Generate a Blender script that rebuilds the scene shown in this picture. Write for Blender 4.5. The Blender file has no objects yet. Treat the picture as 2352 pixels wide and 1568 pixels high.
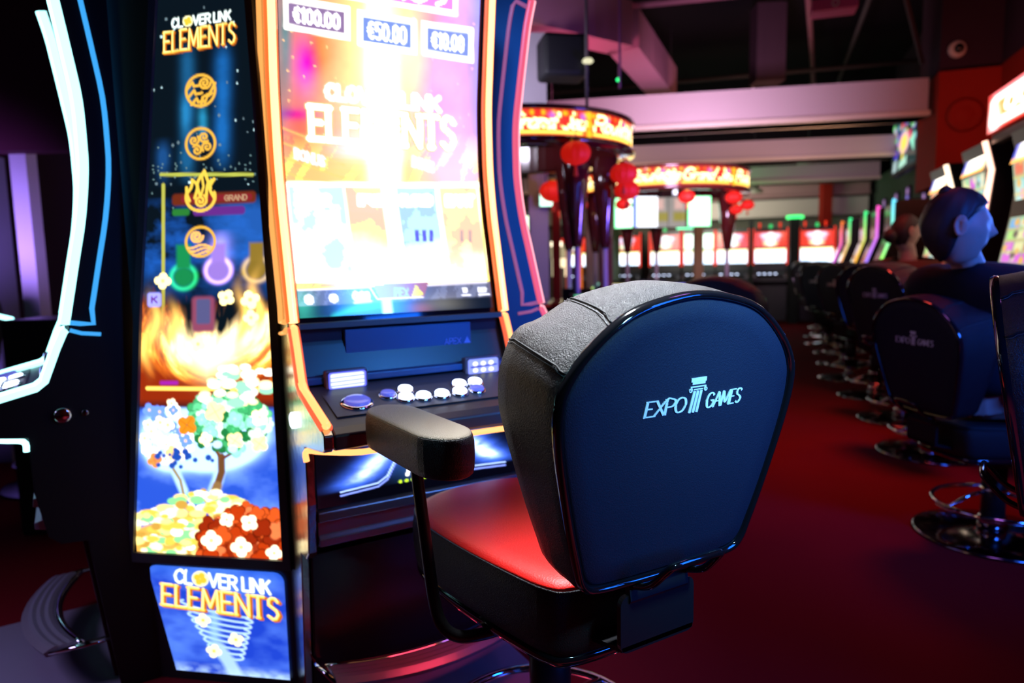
import bpy, bmesh, math, random
import numpy as np
from math import sin, cos, pi, radians, atan2, sqrt, hypot
from mathutils import Matrix, Vector

# ------------------------------------------------------------------ camera, world, lights
S = bpy.context.scene
COL = S.collection
YAW = 19.5                                   # the camera looks 19.5 deg to the left of the aisle (+Y)
CA, SA = cos(radians(YAW)), sin(radians(YAW))
def K(x, y, z=0.0):                          # (right of, ahead of) the viewer in metres -> room
    return Vector((x * CA - y * SA, x * SA + y * CA, z))
cam_d = bpy.data.cameras.new('camera'); cam = bpy.data.objects.new('camera', cam_d); COL.objects.link(cam)
cam_d.sensor_width = 36; cam_d.lens = 24; cam_d.clip_end = 100; cam_d.clip_start = .05
cam.matrix_world = Matrix.Translation((0, 0, 1.2)) @ Matrix.Rotation(radians(YAW), 4, 'Z') @ \
    Matrix.Rotation(radians(90 - 6.4), 4, 'X') @ Matrix.Rotation(radians(-1.2), 4, 'Z')
cam_d.dof.use_dof = True; cam_d.dof.focus_distance = 1.18; cam_d.dof.aperture_fstop = 2.6
S.camera = cam
S.view_settings.view_transform = 'Standard'; S.view_settings.look = 'None'
S.view_settings.exposure = 0; S.view_settings.gamma = 1; S.view_settings.use_curve_mapping = False
W = bpy.data.worlds.new('world'); S.world = W; W.use_nodes = True
W.node_tree.nodes['Background'].inputs[0].default_value = (.10, .03, .09, 1)
W.node_tree.nodes['Background'].inputs[1].default_value = .05

def area(name, loc, target, size, power, color, sy=None, spread=180):
    l = bpy.data.lights.new(name, 'AREA'); l.energy = power; l.color = color; l.size = size
    if sy: l.shape = 'RECTANGLE'; l.size_y = sy
    l.spread = radians(spread)
    o = bpy.data.objects.new(name, l); COL.objects.link(o); o.location = loc
    o.rotation_euler = (Vector(target) - Vector(loc)).to_track_quat('-Z', 'Y').to_euler()
    return o
# unseen fill lights added for coloured glow on the stools, face, floor and machines
area('blue_stool_fill', K(1.2, .62, 1.18), K(.58, 1.24, 1.0), .3, 8, (.008, .14, 1), .7, spread=120)  # added light, stands in for blue machine screens out of view
area('blue_aisle_glow', K(2.45, 1.2, 1.75), K(1.85, 2.75, .85), .5, 9, (.02, .14, 1), .5, spread=70)
area('blue_face_glow', K(2.55, 3.0, 1.42), K(1.75, 2.7, 1.3), .3, 2.2, (.08, .22, 1), .5, spread=90)
area('violet_floor_glow', K(-2.0, 1.3, 1.3), K(-1.7, 1.5, 0), .4, 3.5, (.62, .48, 1), spread=100)
area('red_underglow', K(-.16, 1.70, .50), K(-.10, 1.62, 0), .25, .9, (1, .05, .10), .06)
area('teal_logo_fill', K(.85, .1, 2.0), K(.36, 1.12, 1.05), .15, 1.5, (.30, .75, 1), spread=32)  # added to lift the logo and back panel, hangs well below the ceiling
area('blue_front_glow', K(.95, .75, 1.75), K(-.2, 1.85, .98), .3, 2.0, (.05, .28, 1), spread=45)
# unseen area lights of the hall, several added as fill below ceiling height
area('red_carpet_spot', K(2.2, 4.3, 3.5), K(1.9, 4.2, 0), .6, 13, (1, .07, .05), spread=80)
area('red_near_spot', K(1.6, 1.9, 3.5), K(1.5, 2.0, 0), .5, 4, (.45, .14, .7), spread=110)
area('magenta_duct_spot', K(.55, 6.3, 2.3), K(.75, 6.9, 3.4), .3, 7, (1, .25, .45), spread=120)
area('lilac_beam_spot', K(1.6, 5.4, 1.9), K(2.3, 8.4, 2.8), .5, 24, (.80, .50, .82), spread=80)
area('warm_beam_spot', K(3.6, 8.0, 2.0), K(3.0, 9.4, 3.2), .6, 14, (1, .55, .35))
area('green_spot', K(3.0, 11.5, 1.9), K(4.0, 13.5, 2.6), .6, 14, (.25, 1, .45))
area('warm_hall_spot', K(.2, 8.6, 2.5), K(0, 11, 1.4), 1.0, 26, (1, .72, .55), spread=130)
area('far_wash', (-1.2, 12.9, 2.0), (-.8, 15.2, 2.4), 1.2, 30, (1, .85, .78), spread=130)
area('violet_leg_spot', K(2.2, 4.0, 1.2), K(.6, 5.4, 1.7), .4, 10, (.22, .12, 1), spread=70)
area('white_seat_spot', K(.05, 2.1, 3.3), K(.24, 1.14, 1.18), .25, 10, (.88, .94, 1), spread=24)
area('lilac_panel_fill', K(-.1, 4.9, 2.45), K(.1, 5.9, 2.8), .2, 12, (.8, .75, .95))  # added only to brighten the lilac panel
area('red_wall_spot', K(4.0, 5.2, 2.5), K(5.3, 6.9, 2.7), .4, 7, (1, .22, .14))
area('side_blue_spot', K(-.05, 1.3, 2.5), K(.2, 2.5, 1.5), .2, 1.8, (.1, .4, 1), spread=40)
area('purple_left_glow', K(-2.75, 2.9, 1.1), K(-3.3, 4.3, 1.2), .4, 12, (.42, .28, 1), spread=75)

# ------------------------------------------------------------------ materials
MATS = {}
def mat(name, color=(.8, .8, .8), rough=.5, metal=0., spec=.5, em=None, es=1., bump=None, coat=0., attr=False, noise=None):
    if name in MATS: return MATS[name]
    m = bpy.data.materials.new(name); m.use_nodes = True; nt = m.node_tree; N = nt.nodes; Lk = nt.links
    b = N['Principled BSDF']
    b.inputs['Base Color'].default_value = (*color, 1)
    b.inputs['Roughness'].default_value = rough; b.inputs['Metallic'].default_value = metal
    b.inputs['Specular IOR Level'].default_value = spec
    b.inputs['Coat Weight'].default_value = coat
    if em is not None:
        b.inputs['Emission Color'].default_value = (*em, 1); b.inputs['Emission Strength'].default_value = es
    if attr:
        a = N.new('ShaderNodeAttribute'); a.attribute_name = 'Col'
        Lk.new(a.outputs['Color'], b.inputs['Emission Color']); b.inputs['Emission Strength'].default_value = es
    tc = N.new('ShaderNodeTexCoord')
    if bump == 'leather':
        v = N.new('ShaderNodeTexVoronoi'); v.inputs['Scale'].default_value = 310; v.feature = 'DISTANCE_TO_EDGE'
        mp = N.new('ShaderNodeMapping'); mp.inputs['Scale'].default_value = (1, 1, .55)
        nz = N.new('ShaderNodeTexNoise'); nz.inputs['Scale'].default_value = 60
        mx = N.new('ShaderNodeMixRGB'); mx.inputs[0].default_value = .012
        Lk.new(tc.outputs['Object'], nz.inputs['Vector']); Lk.new(tc.outputs['Object'], mx.inputs[1]); Lk.new(nz.outputs['Color'], mx.inputs[2])
        Lk.new(mx.outputs[0], mp.inputs['Vector']); Lk.new(mp.outputs[0], v.inputs['Vector'])
        n2 = N.new('ShaderNodeTexNoise'); n2.inputs['Scale'].default_value = 700; n2.inputs['Detail'].default_value = 3
        Lk.new(tc.outputs['Object'], n2.inputs['Vector'])
        ad = N.new('ShaderNodeMath'); ad.operation = 'ADD'
        Lk.new(v.outputs['Distance'], ad.inputs[0]); Lk.new(n2.outputs['Fac'], ad.inputs[1])
        bp = N.new('ShaderNodeBump'); bp.inputs['Strength'].default_value = .75; bp.inputs['Distance'].default_value = .0022
        Lk.new(ad.outputs[0], bp.inputs['Height']); Lk.new(bp.outputs[0], b.inputs['Normal'])
    elif bump:
        nz = N.new('ShaderNodeTexNoise'); nz.inputs['Scale'].default_value = bump; nz.inputs['Detail'].default_value = 6
        Lk.new(tc.outputs['Object'], nz.inputs['Vector'])
        bp = N.new('ShaderNodeBump'); bp.inputs['Strength'].default_value = .3; bp.inputs['Distance'].default_value = .003
        Lk.new(nz.outputs['Fac'], bp.inputs['Height']); Lk.new(bp.outputs[0], b.inputs['Normal'])
    if noise:                                  # (scale, second colour)
        nz = N.new('ShaderNodeTexNoise'); nz.inputs['Scale'].default_value = noise[0]; nz.inputs['Detail'].default_value = 5
        Lk.new(tc.outputs['Object'], nz.inputs['Vector'])
        mx = N.new('ShaderNodeMixRGB'); mx.inputs[1].default_value = (*color, 1); mx.inputs[2].default_value = (*noise[1], 1)
        Lk.new(nz.outputs['Fac'], mx.inputs[0]); Lk.new(mx.outputs[0], b.inputs['Base Color'])
    MATS[name] = m
    return m
LEATHER = mat('black_leather', (.013, .013, .016), .36, spec=.30, bump='leather')
LEATHER_BACK = mat('back_leather', (.008, .013, .028), .58, spec=.28, bump='leather')
LEATHER_BACK.node_tree.nodes['Bump'].inputs['Strength'].default_value = .4
LEATHER_BACK.node_tree.nodes['Voronoi Texture'].inputs['Scale'].default_value = 330
ARMTOP = mat('arm_leather_sheen', (.36, .30, .22), .42, spec=.6, bump='leather')  # tan base holds the screen's reflection on the pad top
RED_VINYL = mat('red_vinyl', (.72, .010, .007), .45, spec=.25, bump=300)
BLACKGLOSS = mat('black_gloss', (.006, .006, .008), .08, spec=.6, coat=.6)
BLACKSATIN = mat('black_satin', (.010, .010, .012), .35, spec=.4)
BLACKMATT = mat('black_matt', (.010, .010, .012), .6, spec=.25)
CAB = mat('cabinet_black', (.012, .014, .018), .38, spec=.5)
FRAME = mat('cabinet_frame_grey', (.055, .065, .075), .45, spec=.4)
NAVY = mat('navy_panel', (.02, .07, .20), .38, spec=.4)
SPEAK = mat('speaker_cloth', (.008, .012, .03), .7, spec=.2, bump=400)
SIDEMETAL = mat('brushed_side', (.55, .50, .42), .22, metal=1., bump=40)
CHROME = mat('chrome', (.75, .76, .8), .07, metal=1.)
DCHROME = mat('dark_chrome', (.22, .22, .25), .12, metal=1.)
STEEL = mat('brushed_steel', (.35, .33, .38), .32, metal=.8)
PLATE = mat('grey_plate', (.22, .20, .27), .55, spec=.3, bump=500)
THREAD = mat('logo_thread', (.80, .92, .95), .6, spec=.3, bump=900)
THREAD_DK = mat('logo_thread_shade', (.16, .34, .44), .6, spec=.3, bump=900)
STITCH = mat('stitching', (.05, .055, .06), .5)
DISPLAY = mat('display', (.004, .004, .005), .16, spec=.5, attr=True)
GLASSBLK = mat('screen_surround', (.004, .004, .006), .06, spec=.6)
BUTTON = mat('lit_button', (.5, .5, .6), .2, em=(.62, .72, 1), es=5)
BUTTONDIM = mat('dim_button', (.2, .2, .5), .12, em=(.10, .10, .55), es=.8)
CARPET = mat('red_carpet', (.18, .008, .012), .95, spec=.05, bump=160, noise=(1.3, (.11, .004, .012)))
BEAM = mat('beam_paint', (.62, .52, .52), .8, spec=.2)
DUCT = mat('duct_sheet', (.40, .16, .22), .55, spec=.3)
CEIL = mat('ceiling_black', (.012, .008, .012), .9, spec=.1)
STEELDK = mat('painted_steel_dark', (.05, .035, .045), .6)
WALLDK = mat('wall_dark_purple', (.035, .012, .035), .8, noise=(2, (.05, .012, .04)))
WALLRED = mat('wall_red', (.50, .02, .012), .7, spec=.2, noise=(2.5, (.36, .03, .012)))
WALLFAR = mat('wall_far', (.30, .26, .22), .8, noise=(3, (.18, .20, .14)))
LACQ = mat('canopy_lacquer', (.10, .012, .012), .15, spec=.6, coat=.7)
LANTERN = mat('lantern_paper', (.75, .015, .01), .6, em=(.8, .012, .004), es=.55)
TASSEL = mat('lantern_tassel', (.7, .05, .02), .7, em=(.5, .03, .01), es=.2)
POSTMAT = mat('post_paint', (.62, .52, .62), .5)
LILACPOST = mat('lilac_post', (.55, .42, .52), .6)
TANPOST = mat('tan_post', (.42, .28, .17), .6)
SKIN = mat('skin', (.50, .30, .23), .5, spec=.3)
HAIR = mat('dark_hair', (.022, .016, .018), .55, bump=120)
HAIR2 = mat('brown_hair', (.035, .014, .014), .6, bump=120)
CLOTH = mat('black_cloth', (.012, .013, .02), .85, spec=.15, bump=120)
CLOTH2 = mat('brown_cloth', (.10, .045, .035), .85, spec=.15)
JEANS = mat('dark_trousers', (.02, .02, .03), .9)
FELT = mat('table_felt', (.06, .32, .22), .9, spec=.1)
def glow(name, c, s): return mat(name, (.02, .02, .02), .3, em=c, es=s)

# ------------------------------------------------------------------ object helpers
def obj(name, me, parent=None, loc=(0, 0, 0), rotz=0.):
    o = bpy.data.objects.new(name, me); COL.objects.link(o)
    if parent: o.parent = parent
    o.location = loc; o.rotation_euler = (0, 0, rotz)
    return o
def tag(o, label=None, cat=None, group=None, kind=None):
    if label: o['label'] = label
    if cat: o['category'] = cat
    if group: o['group'] = group
    if kind: o['kind'] = kind
    return o
def thing(name, label, cat, loc=(0, 0, 0), rotz=0., group=None):
    return tag(obj(name, None, None, loc, rotz), label, cat, group)
def copy_tree(o, parent=None):
    c = o.copy(); COL.objects.link(c); c.parent = parent
    for ch in list(o.children): copy_tree(ch, c)
    return c
class MB:
    """collects geometry, builds one mesh object"""
    def __init__(s): s.v = []; s.f = []; s.m = []; s.mi = 0; s.sm = []; s.smooth = False
    def add(s, vs, fs):
        o = len(s.v); s.v += [tuple(v) for v in vs]
        for f in fs: s.f.append([i + o for i in f]); s.m.append(s.mi); s.sm.append(s.smooth)
        return s
    def box(s, c, d, M=None):
        x, y, z = (q / 2 for q in d)
        vs = [Vector((i * x, j * y, k * z)) for i in (-1, 1) for j in (-1, 1) for k in (-1, 1)]
        if M: vs = [M @ v for v in vs]
        vs = [v + Vector(c) for v in vs]
        return s.add(vs, [(0, 1, 3, 2), (4, 6, 7, 5), (0, 4, 5, 1), (2, 3, 7, 6), (0, 2, 6, 4), (1, 5, 7, 3)])
    def tube(s, pts, r, n=10, closed=False, cap=True, sq=1.0):
        P = [Vector(p) for p in pts]; k = len(P); sm = s.smooth; s.smooth = True
        rr = r if hasattr(r, '__len__') else [r] * k
        vs = []; up = None
        for i in range(k):
            a = P[(i - 1) % k] if (closed or i > 0) else P[i]; b = P[(i + 1) % k] if (closed or i < k - 1) else P[i]
            t = (b - a).normalized()
            if up is None: up = Vector((0, 0, 1)) if abs(t.z) < .9 else Vector((0, 1, 0))
            u = (up - t * up.dot(t)).normalized(); w = t.cross(u); up = u
            for j in range(n):
                an = 2 * pi * j / n; vs.append(P[i] + (u * cos(an) * sq + w * sin(an)) * rr[i])
        fs = []
        for i in range(k if closed else k - 1):
            for j in range(n):
                a = i * n + j; b = i * n + (j + 1) % n; c = ((i + 1) % k) * n + (j + 1) % n; d = ((i + 1) % k) * n + j
                fs.append((a, b, c, d))
        if not closed and cap: fs += [tuple(range(n))[::-1], tuple((k - 1) * n + j for j in range(n))]
        s.add(vs, fs); s.smooth = sm; return s
    def lathe(s, prof, n=32, c=(0, 0, 0)):
        k = len(prof); vs = []; sm = s.smooth; s.smooth = True
        for r, z in prof:
            for j in range(n): a = 2 * pi * j / n; vs.append((c[0] + r * cos(a), c[1] + r * sin(a), c[2] + z))
        fs = [(i * n + j, i * n + (j + 1) % n, (i + 1) * n + (j + 1) % n, (i + 1) * n + j) for i in range(k - 1) for j in range(n)]
        fs += [tuple(range(n))[::-1], tuple((k - 1) * n + j for j in range(n))]
        s.add(vs, fs); s.smooth = sm; return s
    def rings(s, R, cap=True, closed=True):
        n = len(R[0]); k = len(R); vs = [p for r in R for p in r]; fs = []
        for i in range(k - 1):
            for j in range(n if closed else n - 1):
                fs.append((i * n + j, i * n + (j + 1) % n, (i + 1) * n + (j + 1) % n, (i + 1) * n + j))
        if cap: fs += [tuple(range(n))[::-1], tuple((k - 1) * n + j for j in range(n))]
        return s.add(vs, fs)
    def prism_x(s, yz, x0, x1):                 # polygon in (y,z) extruded along x
        n = len(yz); vs = [(x0, y, z) for y, z in yz] + [(x1, y, z) for y, z in yz]
        return s.add(vs, [tuple(range(n)), tuple(range(2 * n - 1, n - 1, -1))] + [(i, (i + 1) % n, n + (i + 1) % n, n + i)[::-1] for i in range(n)])
    def strip_x(s, yz, x0, x1):                 # open polyline in (y,z) swept along x
        n = len(yz); vs = [(x0, y, z) for y, z in yz] + [(x1, y, z) for y, z in yz]
        return s.add(vs, [(i, i + 1, n + i + 1, n + i) for i in range(n - 1)])
    def mesh(s, name, mats):
        me = bpy.data.meshes.new(name); me.from_pydata(s.v, [], s.f)
        for m in (mats if isinstance(mats, (list, tuple)) else [mats]): me.materials.append(m)
        me.polygons.foreach_set('material_index', s.m); me.polygons.foreach_set('use_smooth', s.sm)
        bm = bmesh.new(); bm.from_mesh(me); bmesh.ops.recalc_face_normals(bm, faces=bm.faces); bm.to_mesh(me); bm.free()
        me.update(); return me
    def build(s, name, mats, parent=None, loc=(0, 0, 0), rotz=0., bevel=0., sub=0):
        o = obj(name, s.mesh(name, mats), parent, loc, rotz)
        if bevel:
            b = o.modifiers.new('bevel', 'BEVEL'); b.width = bevel; b.segments = 2; b.limit_method = 'ANGLE'; b.angle_limit = radians(40)
        if sub:
            b = o.modifiers.new('sub', 'SUBSURF'); b.levels = sub; b.render_levels = sub
        return o
def box(name, c, d, m, parent=None, bevel=0., loc=(0, 0, 0), rotz=0.):
    return MB().box(c, d).build(name, m, parent, loc, rotz, bevel)
def rrect(w, h, r, n=5):
    P = []
    for cx, cy, a0 in ((w / 2 - r, h / 2 - r, 0), (-w / 2 + r, h / 2 - r, 90), (-w / 2 + r, -h / 2 + r, 180), (w / 2 - r, -h / 2 + r, 270)):
        for i in range(n + 1):
            a = radians(a0 + 90 * i / n); P.append((cx + r * cos(a), cy + r * sin(a)))
    return P
def smooth_poly(pts, n, closed=True):           # Catmull-Rom resample
    P = [np.array(p, float) for p in pts]; k = len(P); out = []
    segs = k if closed else k - 1; per = max(1, n // segs)
    for i in range(segs):
        g = (lambda j: P[j % k]) if closed else (lambda j: P[min(max(j, 0), k - 1)])
        p0, p1, p2, p3 = g(i - 1), g(i), g(i + 1), g(i + 2)
        for j in range(per):
            t = j / per
            out.append(.5 * ((2 * p1) + (-p0 + p2) * t + (2 * p0 - 5 * p1 + 4 * p2 - p3) * t * t + (-p0 + 3 * p1 - 3 * p2 + p3) * t ** 3))
    if not closed: out.append(P[-1])
    return [tuple(p) for p in out]

# ------------------------------------------------------------------ stroke lettering (unit height, y up)
FONT = {
 'A': (.72, [[(0, 0), (.36, 1), (.72, 0)], [(.14, .36), (.58, .36)]]), 'C': (.66, [[(.64, .82), (.50, .97), (.30, 1), (.10, .86), (0, .5), (.10, .14), (.30, 0), (.50, .03), (.66, .18)]]),
 'E': (.56, [[(.54, 1), (0, 1), (0, 0), (.56, 0)], [(0, .52), (.44, .52)]]), 'G': (.72, [[(.66, .82), (.52, .97), (.32, 1), (.10, .86), (0, .5), (.10, .14), (.32, 0), (.55, .04), (.68, .16), (.68, .46), (.42, .46)]]),
 'I': (.06, [[(.03, 0), (.03, 1)]]), 'J': (.46, [[(.42, 1), (.42, .25), (.32, .03), (.16, 0), (.02, .14)]]), 'K': (.62, [[(0, 0), (0, 1)], [(.60, 1), (0, .42)], [(.20, .60), (.62, 0)]]),
 'L': (.52, [[(0, 1), (0, 0), (.52, 0)]]), 'M': (.86, [[(0, 0), (.06, 1), (.43, .18), (.80, 1), (.86, 0)]]), 'N': (.70, [[(0, 0), (0, 1), (.70, 0), (.70, 1)]]),
 'O': (.74, [[(.37, 1), (.12, .88), (0, .5), (.12, .12), (.37, 0), (.62, .12), (.74, .5), (.62, .88), (.37, 1)]]), 'P': (.58, [[(0, 0), (0, 1), (.36, 1), (.56, .90), (.58, .72), (.50, .54), (.34, .48), (0, .48)]]),
 'R': (.62, [[(0, 0), (0, 1), (.36, 1), (.56, .90), (.58, .72), (.50, .54), (.34, .48), (0, .48)], [(.28, .48), (.62, 0)]]),
 'S': (.56, [[(.54, .84), (.40, .98), (.22, 1), (.06, .88), (.06, .66), (.26, .54), (.46, .42), (.54, .24), (.42, .04), (.24, 0), (.02, .14)]]),
 'T': (.62, [[(0, 1), (.62, 1)], [(.31, 1), (.31, 0)]]), 'V': (.68, [[(0, 1), (.34, 0), (.68, 1)]]), 'X': (.66, [[(0, 1), (.66, 0)], [(.66, 1), (0, 0)]]), 'U': (.62, [[(0, 1), (0, .25), (.14, .03), (.31, 0), (.48, .03), (.62, .25), (.62, 1)]]),
 'D': (.64, [[(0, 0), (0, 1), (.32, 1), (.56, .84), (.64, .5), (.56, .16), (.32, 0), (0, 0)]]), 'W': (.95, [[(0, 1), (.22, 0), (.47, .85), (.72, 0), (.95, 1)]]), 'B': (.58, [[(0, 0), (0, 1), (.36, 1), (.52, .88), (.52, .66), (.36, .54), (0, .54)], [(.36, .54), (.56, .42), (.58, .18), (.42, 0), (0, 0)]]),
 'a': (.42, [[(.40, .50), (.20, .56), (.02, .36), (.06, .08), (.22, 0), (.38, .16)], [(.42, .54), (.38, .05), (.44, 0)]]), 'd': (.46, [[(.38, .48), (.18, .54), (.02, .34), (.06, .06), (.22, 0), (.36, .14)], [(.50, 1), (.36, .05), (.44, 0)]]),
 'n': (.42, [[(.04, .54), (0, 0)], [(.02, .30), (.20, .54), (.34, .50), (.34, .06), (.42, 0)]]), 'r': (.30, [[(.04, .54), (0, 0)], [(.02, .30), (.14, .52), (.30, .50)]]),
 'e': (.38, [[(.02, .26), (.30, .32), (.32, .50), (.16, .56), (.02, .34), (.06, .06), (.20, 0), (.38, .12)]]), 'u': (.44, [[(.02, .54), (0, .14), (.12, 0), (.28, .06), (.36, .24)], [(.40, .54), (.36, .05), (.44, 0)]]),
 'o': (.40, [[(.20, .54), (.02, .38), (.02, .12), (.18, 0), (.36, .12), (.38, .40), (.20, .54)]]), 'l': (.18, [[(.14, 1), (.02, .12), (.14, 0)]]), 't': (.26, [[(.16, .86), (.06, .10), (.14, 0), (.24, .04)], [(0, .56), (.28, .58)]]),
 '0': (.56, [[(.28, 1), (.06, .86), (0, .5), (.06, .14), (.28, 0), (.50, .14), (.56, .5), (.50, .86), (.28, 1)]]), '1': (.26, [[(0, .78), (.20, 1), (.20, 0)]]),
 '3': (.52, [[(.02, .88), (.26, 1), (.48, .86), (.46, .62), (.22, .53), (.48, .42), (.52, .18), (.28, 0), (0, .12)]]), '5': (.52, [[(.48, 1), (.06, 1), (.04, .56), (.30, .62), (.50, .46), (.50, .16), (.26, 0), (0, .10)]]),
 '6': (.54, [[(.44, .98), (.12, .74), (0, .34), (.10, .06), (.30, 0), (.52, .18), (.50, .44), (.28, .56), (.04, .38)]]),
 '9': (.54, [[(.50, .62), (.26, .44), (.04, .58), (.04, .84), (.26, 1), (.48, .88), (.52, .60), (.42, .18), (.16, 0)]]),
 '€': (.56, [[(.54, .88), (.36, 1), (.16, .88), (.08, .5), (.16, .12), (.36, 0), (.54, .12)], [(0, .60), (.40, .60)], [(0, .40), (.40, .40)]]), '.': (.06, [[(.02, .02), (.04, .02)]]), ',': (.08, [[(.06, .04), (.0, -.14)]]), ' ': (.30, []),
}
SERIF = {'E': [(0, 1), (0, 0)], 'L': [(0, 1), (0, 0)], 'M': [(0, 0), (.86, 0)], 'N': [(0, 0), (0, 1), (.70, 1)], 'T': [(.31, 0)], 'X': [(0, 0), (0, 1), (.66, 0), (.66, 1)], 'P': [(0, 0)], 'A': [(0, 0), (.72, 0)]}
def text_strokes(txt, h, gap=.16, shear=0., serif=0., wide=1.):
    x = 0.; out = []
    for ch in txt:
        w, st = FONT.get(ch, FONT[' '])
        for s in st: out.append([((x + px * wide + shear * py) * h, py * h) for px, py in s])
        if serif:
            for px, py in SERIF.get(ch, []):
                out.append([((x + px * wide + shear * py - serif) * h, py * h), ((x + px * wide + shear * py + serif) * h, py * h)])
        x += w * wide + gap
    return out, (x - gap) * h

# ------------------------------------------------------------------ painting displays (light coming out of a screen)
class Paint:
    def __init__(s, X, Y, base=(0, 0, 0)):
        s.X, s.Y = X, Y; s.I = np.zeros(X.shape + (3,)) + np.array(base, float)
    def mix(s, m, c, add=False):
        c = np.array(c, float); m = np.clip(m, 0, 1)[..., None]
        s.I = s.I + m * c if add else s.I * (1 - m) + m * c; return s
    def disc(s, x, y, r, c, soft=2., add=False, ex=1.):
        d = np.hypot((s.X - x) / ex, s.Y - y); return s.mix((r - d) / soft + .5, c, add)
    def blob(s, x, y, rx, ry, c, add=True, p=2.):
        d = ((s.X - x) / rx) ** 2 + ((s.Y - y) / ry) ** 2; return s.mix(np.exp(-d ** (p / 2)), c, add)
    def rect(s, x0, y0, x1, y1, c, soft=2., r=0., add=False):
        cx, cy, hx, hy = (x0 + x1) / 2, (y0 + y1) / 2, abs(x1 - x0) / 2 - r, abs(y1 - y0) / 2 - r
        qx, qy = np.abs(s.X - cx) - hx, np.abs(s.Y - cy) - hy
        d = np.hypot(np.maximum(qx, 0), np.maximum(qy, 0)) + np.minimum(np.maximum(qx, qy), 0) - r
        return s.mix(.5 - d / soft, c, add)
    def dist(s, pts):
        D = np.full(s.X.shape, 1e9)
        for (x0, y0), (x1, y1) in zip(pts[:-1], pts[1:]):
            dx, dy = x1 - x0, y1 - y0; L = dx * dx + dy * dy + 1e-9
            t = np.clip(((s.X - x0) * dx + (s.Y - y0) * dy) / L, 0, 1)
            D = np.minimum(D, np.hypot(s.X - x0 - t * dx, s.Y - y0 - t * dy))
        return D
    def line(s, pts, w, c, soft=2., add=False): return s.mix((w / 2 - s.dist(pts)) / soft + .5, c, add)
    def poly(s, pts, c, soft=2., add=False):
        ins = np.zeros(s.X.shape, bool); n = len(pts)
        for i in range(n):
            x0, y0 = pts[i]; x1, y1 = pts[(i + 1) % n]
            if y0 == y1: continue
            ins ^= ((y0 > s.Y) != (y1 > s.Y)) & (s.X < (x1 - x0) * (s.Y - y0) / (y1 - y0) + x0)
        return s.mix(ins.astype(float), c, add)
    def text(s, txt, x, y, w, h, t, c, slope=0., edge=None, ew=3, serif=0., jitter=None, down=True, shear=0., gap=.16):
        st, tw = text_strokes(txt, h, gap, shear, serif); k = w / tw
        T = []
        for p in st: T.append([(x + px * k, (y - py if down else y + py) + slope * px * k) for px, py in p])
        if edge is not None:
            for p in T: s.line(p, t + ew, edge)
        for p in T: s.line(p, t, c)
        return s
    def clover(s, x, y, r, c, a0=0., n=4, c2=None):
        for i in range(n):
            a = a0 + i * 2 * pi / n
            s.disc(x + cos(a) * r * .52, y + sin(a) * r * .52, r * .48, c, 2)
        if c2 is not None: s.disc(x, y, r * .2, c2, 3)
        return s
def vnoise(X, Y, seed=0):
    xi, yi = np.floor(X).astype(int), np.floor(Y).astype(int); xf, yf = X - xi, Y - yi
    h = lambda a, b: np.modf(np.abs(np.sin(a * 127.1 + b * 311.7 + seed * 74.7) * 43758.5453))[0]
    u, v = xf * xf * (3 - 2 * xf), yf * yf * (3 - 2 * yf)
    return (h(xi, yi) * (1 - u) + h(xi + 1, yi) * u) * (1 - v) + (h(xi, yi + 1) * (1 - u) + h(xi + 1, yi + 1) * u) * v
def fbm(X, Y, seed=0): return sum(vnoise(X * 2 ** i, Y * 2 ** i, seed + i) / 2 ** (i + 1) for i in range(4))
def display(name, P, I, parent=None, m=None, loc=(0, 0, 0), rotz=0.):
    """P: (ny,nx,3) positions, I: (ny,nx,3) emitted colour"""
    ny, nx = P.shape[:2]; me = bpy.data.meshes.new(name)
    idx = np.arange(ny * nx).reshape(ny, nx)
    F = np.stack([idx[:-1, :-1], idx[:-1, 1:], idx[1:, 1:], idx[1:, :-1]], -1).reshape(-1, 4)
    me.vertices.add(ny * nx); me.vertices.foreach_set('co', P.reshape(-1).astype('f4'))
    me.loops.add(F.size); me.loops.foreach_set('vertex_index', F.reshape(-1).astype('i4'))
    me.polygons.add(len(F)); me.polygons.foreach_set('loop_start', np.arange(0, F.size, 4, dtype='i4')); me.polygons.foreach_set('loop_total', np.full(len(F), 4, 'i4'))
    me.update(calc_edges=True)
    a = me.color_attributes.new('Col', 'FLOAT_COLOR', 'POINT')
    a.data.foreach_set('color', np.concatenate([I, np.ones((ny, nx, 1))], -1).reshape(-1).astype('f4'))
    me.materials.append(m or DISPLAY)
    me.polygons.foreach_set('use_smooth', np.ones(len(F), bool))
    return obj(name, me, parent, loc, rotz)
def plane_grid(nx, ny, x0, x1, z0, z1, y=0.):   # facing -Y, row 0 at the top
    P = np.zeros((ny, nx, 3)); P[..., 0] = np.linspace(x0, x1, nx)[None]; P[..., 2] = np.linspace(z1, z0, ny)[:, None]; P[..., 1] = y
    return P

# ------------------------------------------------------------------ room shell
def struct(o, label=None): o['kind'] = 'structure'; return o
struct(box('floor', (-1.5, 7, -.05), (15, 22, .1), CARPET))
struct(box('ceiling', (-1.5, 7, 4.55), (15, 22, .1), CEIL))
wb = MB(); wb.box((-1.5, 16.05, 1.375), (15, .1, 2.75)); wb.mi = 1; wb.box((-1.5, 16.05, 3.625), (15, .1, 1.75)); struct(wb.build('wall_back', [WALLFAR, CEIL]))
struct(box('wall_left', (-7.05, 7, 2.25), (.1, 18, 4.5), WALLDK))
wr = MB()
wr.box((2.35, 5, 3.82), (.1, 18, 1.46)); wr.mi = 1
wr.box((2.35, 5, 1.54), (.1, 18, 3.09)); wr.mi = 1
wr.box((2.03, 8.75, 2.50), (.54, .9, 1.14)); wr.mi = 0; wr.box((2.03, 8.75, 3.8), (.54, .9, 1.4))
struct(wr.build('wall_right', [WALLDK, WALLRED]))
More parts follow.
